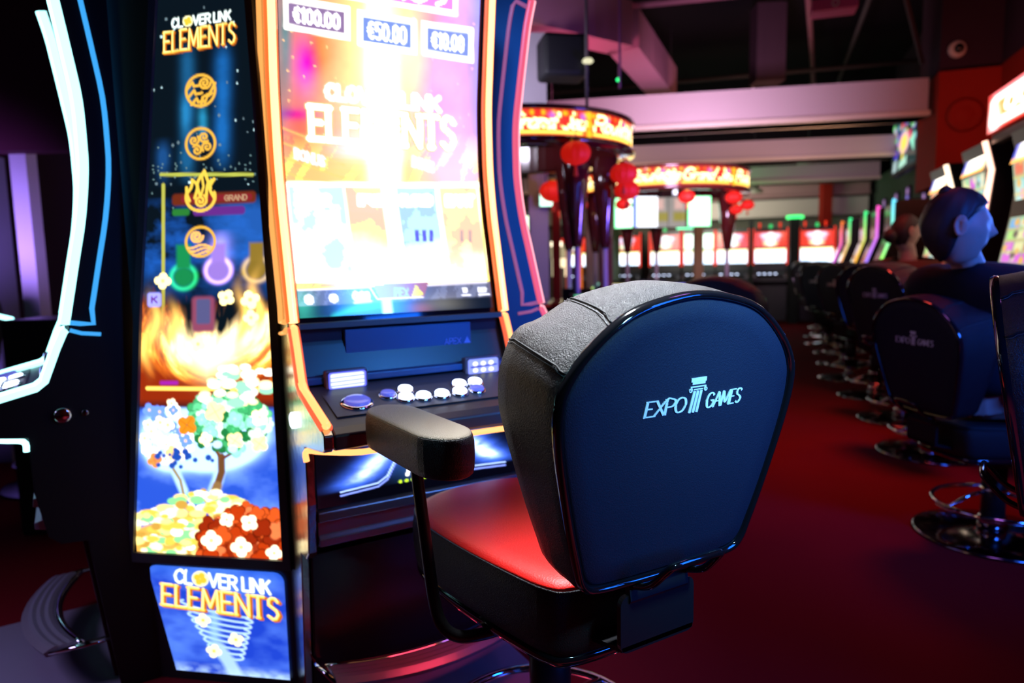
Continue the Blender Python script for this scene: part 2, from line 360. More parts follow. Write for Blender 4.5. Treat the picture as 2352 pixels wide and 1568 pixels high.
wg = MB(); wg.box((2.28, 12.6, 1.36), (.1, 6.8, 2.72))
struct(wg.build('wall_side', mat('wall_green_grey', (.10, .16, .11), .8)))

# ------------------------------------------------------------------ curved-screen slot machines of the near pod
MW = .318
PROF = [(2.06, -.014), (1.98, -.032), (1.907, -.043), (1.769, -.062), (1.66, -.075), (1.547, -.077), (1.467, -.074), (1.351, -.059), (1.234, -.035), (1.118, -.011), (1.066, 0)]
LOWP = [(-.001, 1.056), (.023, 1.003), (.057, .915), (.078, .898), (.275, .848)]
UP = smooth_poly([(s, z) for z, s in PROF], 60, closed=False)
def s_at(z): return float(np.interp(z, [p[1] for p in UP][::-1], [p[0] for p in UP][::-1]))
def side_outline():
    o = [(-s, z) for s, z in UP] + [(-s, z) for s, z in LOWP] + [(-.30, .835), (-.30, .805), (-.285, .795), (-.112, .768), (-.11, .62), (-.088, .49), (-.06, .465), (0, .46), (.05, 0), (.24, 0), (.24, 1.9), (.20, 2.10), (.05, 2.07)]
    return o
BLOOM = {}  # outer strip tubes: bloom at the strip edges put into a deeper colour
def bloom(m):
    return BLOOM.get(m.name, m)
def pod_machine(label, loc, face, c_front, c_back, c_low, paint, panel_mat, pale=None):
    T = thing('slot_machine', label, 'slot machine', loc, radians(180 - (face - YAW)))
    o = side_outline()
    body = MB().prism_x([(y + .032 if y < .2 and not (y == .05) else y, z) for y, z in o], -MW + .02, MW - .02).build('cabinet', CAB, T)
    for sx in (-1, 1):
        x1 = sx * MW; x0 = sx * (MW - .022)
        MB().prism_x(o, min(x0, x1), max(x0, x1)).build('side_panel', panel_mat, T, bevel=.003)
        # light strips: along the front edge, along the inside line of the side, below the deck
        xs = sx * (MW - .012)
        up = [(xs, -s - .004, z) for s, z in UP]
        f = MB(); f.tube(up, .0165, 10, sq=.9)
        fo = f.build('front_light_strip', bloom(c_front), T)
        MB().tube([(xs, y_ - .0075, z_) for x_, y_, z_ in up], .0115, 8).build('light_core', c_front, fo)
        lo = [(xs, -s - .004, z) for s, z in smooth_poly(LOWP[:2], 4, closed=False)] + [(xs, -s - .004, z) for s, z in LOWP[2:]]
        MB().tube([(xs, -LOWP[0][0] - .004, LOWP[0][1] - .006)] + lo[1:], .015, 10, sq=.9).build('deck_light_strip', bloom(c_low), T)
        MB().tube([(xs, -LOWP[0][0] - .009, LOWP[0][1] - .004)] + [(x_, y_ - .004, z_ + .007) for x_, y_, z_ in lo[1:]], .0105, 8).build('light_core', c_low, bpy.data.objects[[o_.name for o_ in T.children if o_.name.startswith('deck_light_strip')][-1]])
        xb = sx * (MW + .002)
        back = [(xb, -s_at(z) + .052, z + .006) for z in np.linspace(2.03, 1.10, 24)] + [(xb, .060, 1.064), (xb, .03, 1.066), (xb, .006, 1.070)]
        back = [(xb, -s_at(2.03) + .004, 2.035), (xb, -s_at(2.03) + .040, 2.052)] + back
        MB().tube(back, .009, 8, sq=.7).build('side_light_strip', c_back, T)
        MB().tube([(xb, .075, 1.034), (xb, .03, 1.04), (xb, .004, 1.05)], .0075, 8, sq=.7).build('side_light_strip', c_back, T)
        if True:
            lk = MB(); lk.lathe([(.021, 0), (.021, .010), (.016, .013)], 20)
            k = lk.build('side_knob', CHROME if pale is None else pale, T, (sx * MW, -.030, .822)); k.rotation_euler = (0, sx * pi / 2, 0)
            lk = MB(); lk.lathe([(.009, 0), (.009, .006), (.006, .008)], 14)
            k = lk.build('side_lock', DCHROME, T, (sx * MW, .022, .822)); k.rotation_euler = (0, sx * pi / 2, 0)
    # under-deck strip
    us = [(-MW + .002, -.117, .735), (-MW + .002, -.122, .762), (-MW + .03, -.175, .768), (-MW + .09, -.285, .784), (-MW + .2, -.303, .792), (0, -.305, .793), (MW - .2, -.303, .792), (MW - .09, -.285, .784), (MW - .03, -.175, .768), (MW - .002, -.122, .762), (MW - .002, -.117, .735)]
    MB().tube(smooth_poly(us, 48, closed=False), .0075, 8).build('lower_light_strip', c_low, T)
    # screen
    zz = np.linspace(2.025, 1.075, 240); nx = 150
    P = np.zeros((240, nx, 3)); xs = np.linspace(-MW + .035, MW - .035, nx)
    P[..., 0] = xs[None]; P[..., 2] = zz[:, None]; P[..., 1] = np.array([-s_at(z) + .016 for z in zz])[:, None]
    Kz = [2.10, 1.88, 1.66, 1.55, 1.42, 1.14, 1.07]
    pyL = np.interp(-zz, [-k for k in Kz], [-215, 0, 205, 305, 425, 675, 735])
    pyR = np.interp(-zz, [-k for k in Kz], [-115, 80, 245, 340, 440, 655, 715])
    a = np.linspace(0, 1, nx)[None]
    PY = pyL[:, None] * (1 - a) + pyR[:, None] * a
    xl = np.interp(pyL, [-200, 0, 300, 430, 690], [655, 655, 660, 668, 690]); xr = np.interp(pyR, [-100, 0, 300, 435, 650], [1124, 1120, 1108, 1112, 1132])
    ap = a ** .93
    PX = xl[:, None] * (1 - ap) + xr[:, None] * ap
    display('curved_screen', P, paint(PX, PY), T)
    MB().strip_x([(-s_at(z) + .020, z) for z in np.linspace(2.035, 1.06, 40)], -MW + .02, MW - .02).build('screen_surround', GLASSBLK, T)
    box('screen_sill', (0, -.002, 1.055), (2 * MW - .05, .03, .014), FRAME, T)
    # speaker panel with raised centre plate and name
    box('speaker_panel', (0, .028, .985), (2 * MW - .05, .03, .125), SPEAK, T)
    box('centre_plate', (.012, .008, .985), (.37, .018, .108), NAVY, T, bevel=.002)
    st, tw = text_strokes('APEX', .017)
    g = MB()
    for p in st: g.tube([(.112 + q[0], -.004, .978 + q[1]) for q in p], .0012, 6)
    g.add([(.112 + tw + .008, -.004, .978), (.112 + tw + .032, -.004, .978), (.112 + tw + .02, -.004, .998)], [(0, 1, 2)])
    g.build('name_badge', glow('badge_blue', (.03, .10, .9), .8), T)
    box('lower_ledge', (0, -.02, .918), (2 * MW - .05, .07, .018), NAVY, T, bevel=.003)
    # deck
    dk = MB(); sl = lambda s: .898 - .25 * (s - .078)
    dk.prism_x([(-.05, .905), (-.078, .897), (-.275, .846), (-.30, .834), (-.30, .802), (-.288, .797), (-.05, .785)], -MW + .024, MW - .024)
    dk.build('deck', mat('deck_satin', (.035, .03, .04), .38, spec=.5), T, bevel=.004)
    def deck_pt(x, s, up=0.): return (x - MW, -s, sl(s) + up)
    ang = atan2(.25, 1)
    pod = MB()
    for q in range(1): pod.add([deck_pt(.05, .115, .002), deck_pt(.585, .115, .002), deck_pt(.585, .235, .002), deck_pt(.05, .235, .002)], [(0, 1, 2, 3)])
    pod.build('button_plate', mat('button_plate', (.07, .06, .075), .42, spec=.4), T)
    rim = MB(); rim.lathe([(.0235, 0), (.0235, .006), (.021, .009), (.019, .009)], 20); rme = rim.mesh('button_rim', CHROME)
    cap = MB(); cap.lathe([(.0185, .004), (.0185, .013), (.016, .0155), (.008, .0165)], 20)
    cm, cd = cap.mesh('button', BUTTON), cap.mesh('button_dim', BUTTONDIM)
    for x, s, lit, k in ((.20, .158, 0, 1), (.252, .143, 1, 1), (.236, .187, 1, 1), (.281, .192, 1, 1), (.331, .193, 1, 1), (.382, .192, 1, 1), (.403, .146, 1, 1), (.45, .146, 1, 1), (.434, .189, 0, 1), (.115, .178, 0, 1.7)):
        r = obj('button_rim', rme, T, deck_pt(x, s)); r.rotation_euler = (ang, 0, 0); r.scale = (k, k, 1)
        b = obj('button', cm if lit else cd, r)
    # ticket slot on the left, note reader on the right
    I = lambda f, nx=60, nz=40: (lambda p: (f(p), p.I)[1])(Paint(*np.meshgrid(np.linspace(0, 100, nx), np.linspace(0, 60, nz))))
    def slot(p):
        p.rect(2, 2, 98, 58, (.25, .28, 2.2), 4, 8); p.rect(7, 7, 93, 53, (1.3, 1.5, 1.35), 4, 6)
        for y in (20, 34, 47): p.line([(8, y), (92, y - 3)], 3, (.15, .15, 1.4))
    def reader(p):
        p.rect(2, 2, 98, 58, (.35, .45, 1.6), 4, 8); p.line([(12, 32), (92, 28)], 5, (.02, .03, .4))
        for y in (20, 44):
            for x in (25, 50, 75): p.disc(x, y, 7, (2.2, 2.2, 1.3), 6)
    for nm, cx, f in (('ticket_slot', .125, slot), ('note_reader', .515, reader)):
        h = box(nm, (cx - MW, -.058, .918), (.11, .03, .052), mat('smoky_plastic', (.10, .10, .16), .2), T, bevel=.006)
        h.rotation_euler = (0, 0, 0)
        display('lit_face', plane_grid(60, 40, cx - MW - .05, cx - MW + .05, .895, .941, -.0745), I(f), h)
    # belly display
    X, Y = np.meshgrid(np.linspace(695, 1190, 160), np.linspace(0, 1, 70))
    p = Paint(X, Y * 150, (.002, .002, .006))
    for sg, x0, x1 in ((1, 800, 915), (-1, 1100, 985)):
        n = fbm(p.X / 30 + p.Y / 60, p.Y / 14, 5)
        d = np.abs((p.X - (x0 + x1) / 2 - sg * (30 - p.Y * 1.05)) * .8 - 0)
        p.mix(np.exp(-(d / 34) ** 2) * (.45 + .7 * n) * np.clip(p.Y / 30, 0, 1) * np.clip((118 - p.Y) / 18, 0, 1), (.16, .50, 3.0), add=True)
        p.mix(np.exp(-((d - 2) / 15) ** 2) * n * np.clip(p.Y / 40, 0, 1) * np.clip((105 - p.Y) / 14, 0, 1), (2.6, 3.2, 2.6), add=True)
    p.blob(942, 80, 60, 34, (.04, .16, .55)); p.rect(700, 122, 1200, 160, (.001, .001, .004), 4)
    ln = [(745, 118), (828, 112), (850, 98), (880, 40), (905, 20), (975, 20), (1000, 40), (1030, 98), (1052, 112), (1150, 118)]
    p.line(ln, 3.2, (.9, 1.3, 2.6)); p.line([(x, y + 9) for x, y in ln], 3.2, (.5, .7, 2.4))
    p.text('APEX', 897, 104, 96, 34, 8, (2.5, 2.6, 2.8))
    for k in range(9): p.disc(880 + k * 14.5, 119, 4, (1.0, 1.6, .05), 2)
    display('belly_display', plane_grid(160, 70, -MW + .026, MW - .026, .605, .762, -.104), p.I, T)
    # ledge and lower door
    lg = MB().prism_x([(-.098, .60), (-.115, .598), (-.118, .575), (-.10, .57), (-.10, .535), (-.118, .53), (-.118, .512), (-.09, .505), (-.06, .49), (-.06, .6)], -MW + .024, MW - .024)
    lg.build('steel_ledge', STEEL, T, bevel=.002)
    MB().prism_x([(-.055, .47), (-.012, .455), (.035, .03), (.09, .03), (.09, .47)], -MW + .024, MW - .024).build('lower_door', BLACKSATIN, T, bevel=.004)
    # foot rest
    for sx in (-1, 1): MB().tube([(sx * (MW - .03), .06, .15), (sx * (MW - .03), -.03, .15), (sx * (MW - .05), -.115, .145)], .013, 8, sq=.5).build('footrest_arm', CHROME, T)
    ft = MB(); R = []
    A_ = np.linspace(-1, 1, 15)
    for q in A_:
        yo = -.185 + .062 * q * q; yi = yo + .085
        R.append([(q * (MW - .045), yo, .135), (q * (MW - .045), yo - .006, .148), (q * (MW - .045), yo + .012, .158)] + [(q * (MW - .045), yo + .012 + .0105 * j, .158 + (.003 if j % 2 else 0)) for j in range(1, 7)] + [(q * (MW - .045), yi, .152), (q * (MW - .045), yi, .135)])
    ft.rings(R); ft.build('footrest_pad', mat('ribbed_pad', (.30, .27, .33), .35, metal=.5), T)
    bar = MB().tube([(q * (MW - .04), -.095 + .062 * q * q, .146) for q in A_], .012, 8); bar.build('footrest_bar', CHROME, T)
    return T

def ramp(c): return c
def paint_main(X, Y):
    p = Paint(X, Y); n = fbm(X / 60, Y / 60, 3); n2 = fbm(X / 22 + Y / 40, Y / 70, 9)
    t = np.clip((X - 655) / 470, 0, 1)[..., None]
    keys = [(0, (.55, .30, .30)), (.10, (1.0, .30, .22)), (.25, (1.3, .55, .25)), (.40, (1.6, 1.0, .35)), (.50, (2.2, 1.7, .9)), (.60, (1.7, 1.0, .45)), (.74, (1.25, .45, .6)), (.88, (1.2, .55, 1.5)), (1, (.35, .45, 1.5))]
    for ch in range(3): p.I[..., ch] = np.interp(t[..., 0], [k[0] for k in keys], [k[1][ch] for k in keys]) * (.75 + .5 * n)
    f = np.clip((Y - 300) / 90, 0, 1); p.mix(f * .6, (1.8, .9, .25)); p.mix(f * (n2 > .52) * .5, (2.2, 1.7, .3))
    p.blob(1040, 300, 60, 150, (.5, .1, .9)); p.blob(720, 150, 26, 60, (.7, -.2, .8)); p.blob(705, 300, 40, 60, (.6, -.1, -.1))
    p.blob(735, 130, 28, 60, (.3, -.2, -.4)); p.blob(690, 260, 60, 14, (-.3, -.2, .2)); p.blob(675, 90, 14, 110, (-.5, .05, .1))
    for k in range(5): p.line([(655, 290 + k * 34), (800, 345 + k * 32)], 3, (2.0, .8, .2), 6)
    p.blob(875, 260, 20, 300, (2.2, 2.2, 2.0)); p.blob(912, 330, 14, 130, (2.2, 2.2, 2.0)); p.blob(895, 120, 70, 90, (1.0, .9, .5))
    rs = random.Random(4)
    for _ in range(60):
        x, y = rs.uniform(660, 1105), rs.uniform(0, 330); c = (2, 1.0, .4) if x < 900 else (1.8, .8, 1.6)
        p.disc(x, y, 2.4, c, 2)
    # jackpot boxes
    sl = .165
    def jack(x0, x1, y0, h, txt, inner, big=False):
        for dx, cc, g in ((0, (3, 3, 2.6), 0), (11, inner, 12)):
            pts = [(x0 + g, y0 + g + sl * g), (x1 - g, y0 + sl * (x1 - x0) + g - sl * g), (x1 - g, y0 + sl * (x1 - x0) + h - g - sl * g), (x0 + g, y0 + h - g + sl * g)]
            p.poly(pts, cc); p.line(pts + pts[:1], 6, cc)
        p.text(txt, x0 + 22, y0 + h - 18 + 4, x1 - x0 - 44, h - 36, 4.5 if x1 - x0 < 200 else 8, (4, 4, 4), slope=sl, gap=.24)
    jack(655, 1062, -110, 86, '10,569.39', (1.0, .35, 1.1))
    jack(672, 815, 2, 66, '€100.00', (.35, .22, .45)); jack(836, 964, 33, 70, '€50.00', (.25, .38, .95)); jack(982, 1100, 58, 66, '€10.00', (.28, .38, .95))
    p.text('CLOVER', 764, 222, 140, 30, 9, (4, 4, 4), slope=.10, edge=(1.8, 1.0, .6), ew=6); p.text('LINK', 934, 240, 86, 30, 9, (4, 4, 4), slope=.10, edge=(1.6, .8, .8), ew=6)
    p.text('ELEMENTS', 727, 316, 326, 74, 11, (4, 3.9, 3.6), slope=.075, serif=.075, gap=.20, edge=(1.9, .75, .25), ew=9); p.text('ELEMENTS', 727, 316, 326, 74, 12, (4, 3.9, 3.6), slope=.075, serif=.075, gap=.20)
    p.text('BONUS', 690, 362, 66, 22, 6, (2.4, 1.5, 1.6), slope=.3); p.text('BONUS', 955, 380, 48, 22, 6, (2.4, 1.5, 1.6), slope=.3)
    # four game tiles
    p.rect(664, 418, 1112 + 16, 652, (3, 2.9, 2.3), 3, 8)
    for x0, x1, c in ((672, 796, (1.3, 1.7, 1.9)), (800, 880, (2.0, 1.1, .5)), (914, 1004, (.7, 1.2, 1.8)), (1014, 1104, (1.9, 1.3, .6))):
        s = np.clip((Y - 430) / 230, 0, 1) * 28; q = Paint(X - s, Y)
        m = (.5 - np.maximum(np.maximum(x0 - q.X, q.X - x1), np.maximum(430 - Y, Y - 640)) / 3)
        fade = np.clip(1.35 - (Y - 430) / 170 * (1 if x0 > 700 else .7) + n * .7, 0, 1)
        p.mix(np.clip(m, 0, 1) * fade, c); p.mix(np.clip(m, 0, 1) * fade * (n > .55) * .6, (.4, .55, 1.6) if x0 in (672, 914) else (1.6, .5, .5))
    for x, tx in ((692, 'WATER'), (815, 'FIRE'), (922, 'CLOUD'), (1032, 'EARTH')): p.text(tx, x, 470, 74, 20, 10, (3.5, 3.5, 3.3))
    for x in (945, 962, 978): p.rect(x + 12, 528, x + 21, 556, (.15, .15, 1.3), 2)
    for x in (1055, 1075): p.rect(x + 8, 528, x + 16, 556, (.7, .5, .5), 2)
    p.line([(1112, 432), (1128, 645), (690, 668)], 4, (1.9, 1.6, .1))
    # bottom bar, below it the dark lower glass with reflections painted in
    e = 668 - (X - 690) * .052
    p.mix(np.clip((Y - e) / 2, 0, 1), (.16, .17, .28)); n3 = fbm(X / 14 + Y / 30, Y / 50, 12)
    p.mix(np.clip((Y - e) / 2, 0, 1) * (n3 > .5) * .5, (.32, .36, .6))
    e2 = e + 36
    p.mix(np.clip((Y - e2) / 3, 0, 1), (.004, .01, .02))
    g = np.abs(Y - (740 - np.sqrt(np.clip(X - 760, 0, 400) * 14))) ; p.mix(np.exp(-(g / 8) ** 2) * (X < 880) * np.clip((Y - e2) / 3, 0, 1), (.02, .55, .3), add=True)
    p.rect(876, 680, 898, 728, (.9, 1.7, 2.2), 6); p.blob(700, 700, 26, 40, (.05, .5, .35)); p.blob(1010, 700, 50, 20, (.18, .16, .1)); p.blob(960, 712, 26, 14, (.3, .06, .02))
    yb = 664
    p.line([(690, yb + 6), (852, yb - 3), (868, yb + 26), (970, yb + 20), (980, yb - 8), (1124, yb - 16)], 3, (1.5, 1.4, 1.7))
    p.poly([(860, 656), (985, 648), (972, 682), (872, 688)], (.5, .16, .22))
    p.text('PEX', 908, 684, 30, 20, 4, (.55, .75, .05)); p.poly([(944, 684), (974, 680), (956, 654)], (1.2, 1.1, .05))
    p.disc(717, 690, 11, (2.6, 2.6, 2.9)); p.line([(711, 690), (723, 690)], 3, (.4, .3, .5)); p.disc(772, 687, 10, (2.4, 2.4, 2.8))
    p.text('0.00', 816, 690, 34, 17, 5, (2.2, 2.2, 2.6)); p.line([(816, 697), (854, 694)], 4, (1.3, 1.1, .2))
    p.text('10', 1064, 672, 10, 10, 3, (2, 2, 2.3)); p.line([(1062, 680), (1080, 679)], 4, (1.8, 1.8, 2.2)); p.text('BET', 1102, 670, 20, 8, 3, (2, 2, 2.3)); p.line([(1102, 679), (1126, 677)], 4, (1.8, 1.8, 2.2))
    return p.I
def paint_violet(X, Y):
    n = fbm(X / 40, Y / 120, 21); p = Paint(X, Y); p.mix(n, (.35, .18, .75)); p.blob(900, 200, 200, 300, (.25, .1, .6)); return p.I

L0 = (-.56588, 1.72)                         # left front corner of the middle machine
def along(p, comp, d): a = radians(comp); return (p[0] + sin(a) * d, p[1] + cos(a) * d)
c1 = along(L0, 60, MW)
ORANGE = glow('strip_orange', (1, .52, .20), 3.0); ORANGE2 = glow('strip_orange_low', (1, .38, .12), 2.2)
CYAN = glow('strip_cyan', (.40, 1, 1), 3.2); SKY = glow('strip_sky', (.05, .42, 1), 1.0)
PINK = glow('strip_pink', (1, .40, .48), 1.7); MAUVE = glow('strip_mauve', (.35, .10, .28), .9)
BLOOM.update({'strip_orange': glow('bloom_orange', (1, .16, .03), 1.25), 'strip_orange_low': glow('bloom_orange_low', (1, .13, .05), 1.2), 'strip_cyan': glow('bloom_cyan', (.42, 1, 1), 2.0), 'strip_pink': glow('bloom_pink', (1, .12, .22), .9)})
m_main = pod_machine('middle slot machine with orange light strips and glaring fire screen, facing the nearest stool', K(*c1), 150, ORANGE, glow('strip_amber', (1, .4, .1), 1.2), ORANGE2, paint_main, SIDEMETAL, glow('knob_white', (.75, .85, 1), 2.5))
L2 = (-1.195, 1.8333); LF = 237; c2 = along(L2, LF + 90, MW)
m_left = pod_machine('black slot machine at the left edge, seen from its side, outlined by cyan light strips', K(*c2), LF, CYAN, SKY, CYAN, paint_violet, BLACKSATIN)
R1 = along(L0, 60, 2 * MW); R2 = along(along(R1, 20, .325), 0, .0); c3 = along(R2, 350, MW)
m_right = pod_machine('slot machine with pink light strips standing behind the middle one, seen from its side', K(*c3), 80, PINK, MAUVE, PINK, paint_violet, mat('side_blue', (.015, .075, .19), .3, spec=.6))

# ------------------------------------------------------------------ display column in the wedge between the two machines
def elements_logo(p, x, y, w, sl, hk=.23):
    """white CLOVER LINK over gold ELEMENTS; x, y = left end of the gold baseline"""
    h = w * hk
    yy = y - h * 1.18; ch = w * .115
    p.text('CL', x + w * .11, yy + sl * w * .12, w * .14, ch, w * .021, (1.7, 2.0, 1.9), slope=sl, edge=(.25, .35, .35), ew=2)
    p.disc(x + w * .325, yy - ch * .5 + sl * w * .33, ch * .62, (1.5, 1.4, .8)); p.clover(x + w * .325, yy - ch * .5 + sl * w * .33, ch * .5, (1.2, .75, .05), .4)
    p.text('VER', x + w * .40, yy + sl * w * .40, w * .23, ch, w * .021, (1.7, 2.0, 1.9), slope=sl, edge=(.25, .35, .35), ew=2)
    p.text('LINK', x + w * .68, yy + sl * w * .67, w * .22, ch, w * .021, (1.7, 2.0, 1.9), slope=sl, edge=(.25, .35, .35), ew=2)
    p.text('ELEMENTS', x + w * .02, y + 3, w * .96, h * 1.0, w * .030, (.75, .18, .01), slope=sl, serif=.07, gap=.20)
    p.text('ELEMENTS', x, y, w * .96, h * 1.0, w * .026, (1.7, .95, .14), slope=sl, serif=.07, gap=.20)
    p.text('ELEMENTS', x, y - 2, w * .96, h * 1.0, w * .009, (2.2, 1.8, .7), slope=sl, gap=.20)
def spiral(p, x, y, r, w, c, a0=0., turns=1.6, d=1):
    p.line([(x + cos(a0 + d * t) * r * (1 - t / (turns * 2 * pi) * .85), y + sin(a0 + d * t) * r * (1 - t / (turns * 2 * pi) * .85)) for t in np.linspace(0, turns * 2 * pi, 26)], w, c)
def paint_wedge(X, Y):
    p = Paint(X, Y, (.003, .008, .014)); n = fbm(X / 70, Y / 50, 2); G = (1.15, .62, .07); rs = random.Random(8)
    for x, y0, y1, w, c in ((435, 90, 420, 16, (.01, .12, .30)), (515, 95, 390, 17, (.01, .16, .55)), (378, 300, 420, 14, (.01, .08, .28)), (470, 220, 340, 10, (.02, .30, .55)), (430, 200, 320, 10, (.01, .14, .30))):
        p.mix(np.exp(-((X - x) / w) ** 2) * np.clip((Y - y0) / 40, 0, 1) * np.clip((y1 - Y) / 60, 0, 1) * (.5 + n), c, add=True)
    for _ in range(55): p.disc(rs.uniform(352, 590), rs.gauss(385, 22), 2.0, (.18, .32, .34), 2)
    for _ in range(46): p.disc(rs.uniform(355, 590), rs.uniform(-180, 430), rs.choice((1.6, 2, 3.2)), rs.choice(((.2, .3, .35), (.8, 1.2, 1.3))), 2)
    elements_logo(p, 380, 112, 170, -.08, .26)
    # lower starry / neon middle
    m = np.clip((Y - 440) / 40, 0, 1)
    p.mix(m * np.clip(fbm(X / 50, Y / 34, 4) * 1.9 - .65, 0, 1) * np.clip((700 - Y) / 120, 0, 1), (.02, .18, .85))
    p.mix(m * np.clip((X - 470) / 60, 0, 1) * np.clip((600 - Y) / 60, 0, 1) * .6, (.03, .20, .85))
    p.rect(400, 435, 590, 462, (.20, .03, .01), 5, 8); p.rect(420, 440, 582, 456, (.30, .02, .03), 4, 6); p.rect(448, 468, 566, 488, (.16, .03, .30), 4, 8); p.rect(400, 470, 440, 486, (.03, .25, .04), 4, 6)
    p.text('GRAND', 520, 454, 50, 11, 3, (.6, .35, .2))
    p.mix(np.exp(-((X - 510) / 20) ** 2) * np.clip((Y - 520) / 30, 0, 1) * np.clip((640 - Y) / 40, 0, 1), (.5, .4, 1.3), add=True)
    for x, c in ((426, (.02, .55, .16)), (506, (.75, .45, 1.6)), (592, (.55, .35, .05))):
        for r in (26, 30): p.mix(np.exp(-((np.hypot(X - x, Y - (632 if x < 500 else 618)) - r) / 5) ** 2), c, add=True)
        p.rect(x - 16, 555, x + 16, 612, tuple(q * .6 for q in c), 8); p.disc(x, 632 if x < 500 else 620, 22, tuple(q * .55 for q in c), 8)
    p.line([(374, 388), (582, 397)], 8, (.62, .66, .10)); p.line([(379, 412), (379, 760)], 8, (.62, .62, .10))
    # gold emblems
    for y in (201, 321, 549):
        p.mix(np.exp(-((np.hypot(X - 465, (Y - y) * .95) - 33) / 3.2) ** 4), G)
    D = (.004, .01, .02)
    spiral(p, 474, 184, 14, 5.5, G, 0, 1.7)
    for k, (x, y) in enumerate(((440, 186), (444, 204), (450, 222))): p.line([(x - 6, y + 10), (x + 6, y - 4), (x + 10, y + 5), (x + 24, y + 2)], 6, G)
    p.line([(498, 186), (486, 208), (470, 216), (466, 236)], 6, G); p.line([(492, 208), (480, 216), (474, 232)], 5, G)
    for a in range(4): spiral(p, 465 + cos(a * pi / 2 + .5) * 17, 321 + sin(a * pi / 2 + .5) * 17, 12, 5, G, a * pi / 2 + 2.4, 1.4)
    for tg in ([(474, 384), (458, 412), (464, 440)], [(474, 384), (482, 408), (488, 424)], [(496, 404), (486, 424), (497, 448)], [(496, 404), (482, 414), (478, 446)], [(446, 404), (458, 418), (452, 446)], [(446, 404), (444, 420), (436, 432)], [(433, 421), (434, 436), (440, 452)]):
        p.line(smooth_poly(tg, 12, closed=False), 6.5, (1.3, .85, .10))
    p.line([(465 + 33 * cos(t), 444 + 32 * sin(t)) for t in np.linspace(-.3, pi + .3, 22)], 7, (1.3, .80, .10)); p.line([(468, 394), (472, 420), (466, 442)], 5, (1.3, .85, .1))
    spiral(p, 465, 453, 15, 5.5, (1.3, .8, .1), -1, 1.7)
    spiral(p, 456, 536, 15, 6, (1.5, .75, .2), 0, 1.8)
    for k in range(3): p.line([(436 + k * 6 + t, 560 + k * 8 + 4 * sin(t / 9 + 1)) for t in range(0, 60 - k * 12, 5)], 5, (1.5, .75, .2))
    # fire
    fx = fbm(X / 34, Y / 90 + np.abs(X - 475) / 60, 31); fy = fbm(X / 12, Y / 50, 7)
    swirl = fbm((X - 475) / 26 + np.sin(Y / 30), np.hypot(X - 475, Y - 760) / 26, 17)
    base = np.clip((Y - 655 - 60 * (1 - np.abs((X - 475) / 150)) + (fx - .5) * 150) / 60, 0, 1) * np.clip((930 - Y) / 22 + 0, 0, 1)
    cool = np.clip(1.25 - np.maximum(0, Y - 800) / 95 - np.maximum(0, 430 - X) / 260, .12, 1.3)
    ang = np.arctan2(Y - 760, (X - 490) * .8); rad_ = np.hypot((X - 490) * .8, Y - 760); wisp = fbm(rad_ / 13 + ang * 1.5, ang * 2.2 + rad_ / 90, 19)
    heat = base * cool * np.clip(wisp * 1.5 + .15, 0, 1.6)
    p.mix(base, (.38, .03, .004)); p.mix(np.clip(heat * 2.2 - .75, 0, 1), (1.3, .26, .015)); p.mix(np.clip(heat * 2.4 - 1.45, 0, 1), (2.2, 1.1, .14)); p.mix(np.clip(heat * 2.6 - 2.2, 0, 1), (3, 2.4, 1.0))
    p.mix(np.clip(np.exp(-(((X - 500) / 85) ** 2 + ((Y - 805 + np.abs(X - 480) * .45) / 44) ** 2)) * 1.5, 0, 1) * base, (3, 2.6, 1.3))
    for x, y, h in ((355, 705, 70), (560, 690, 100), (400, 715, 60), (592, 660, 90), (340, 760, 60)):
        p.mix(np.exp(-(((X - x - 10 * np.sin(Y / 22)) / 11) ** 2 + ((Y - y - h / 2) / (h / 1.6)) ** 2)) , (2.2, 1.2, .25), add=False)
    p.rect(446, 680, 498, 760, (.35, .08, .16), 8, 10); p.rect(456, 686, 488, 742, (.12, .12, .3), 6, 6)
    p.rect(342, 668, 374, 702, (.55, .55, 1.7), 4, 6); p.text('K', 352, 692, 12, 14, 4, (.2, .05, .4))
    for x, y, r in ((378, 640, 20), (524, 684, 20), (578, 690, 22), (460, 786, 18), (580, 730, 18)): p.clover(x, y, r, (3, 2.4, .9), x * .1, c2=(2, 1.4, .3))
    p.line([(342, 884), (605, 888)], 8, (2.4, 1.5, .25)); p.rect(372, 868, 414, 876, (.5, .02, .6), 6, 4)
    # blue sky, tree, coins
    s = np.clip((Y - 925) / 10, 0, 1); p.mix(s, (.03, .12, .85)); p.mix(s * np.clip(fbm(X / 60, Y / 40, 14) * 2 - .75, 0, 1), (.20, .42, 1.4))
    halo = np.exp(-np.maximum(0, np.hypot((X - 480) / 1.55, Y - 985) - 88) / 7) + np.exp(-np.maximum(0, np.hypot((X - 395), Y - 1010) - 62) / 7)
    p.mix(s * np.clip(halo, 0, 1), (.9, 1.5, 2.4))
    p.line([(530, 990), (505, 1018), (516, 1050), (506, 1095), (486, 1150)], 24, (.8, 1.3, 2.2), 10); p.line([(402, 1060), (428, 1120)], 20, (.8, 1.3, 2.2), 8)
    for a, b in ((10, 0), (15, 10)): p.line([(514, 1040), (515, 1075), (504, 1110), (490, 1150)], 15, (.22, .09, .03), 4)
    p.line([(505, 1108), (488, 1150)], 22, (.40, .22, .08), 6); p.line([(514, 1045), (498, 1018)], 8, (.25, .10, .03)); p.line([(516, 1045), (540, 1030)], 7, (.22, .07, .03)); p.line([(404, 1070), (420, 1095), (428, 1130)], 7, (.5, .4, .2))
    rs = random.Random(3)
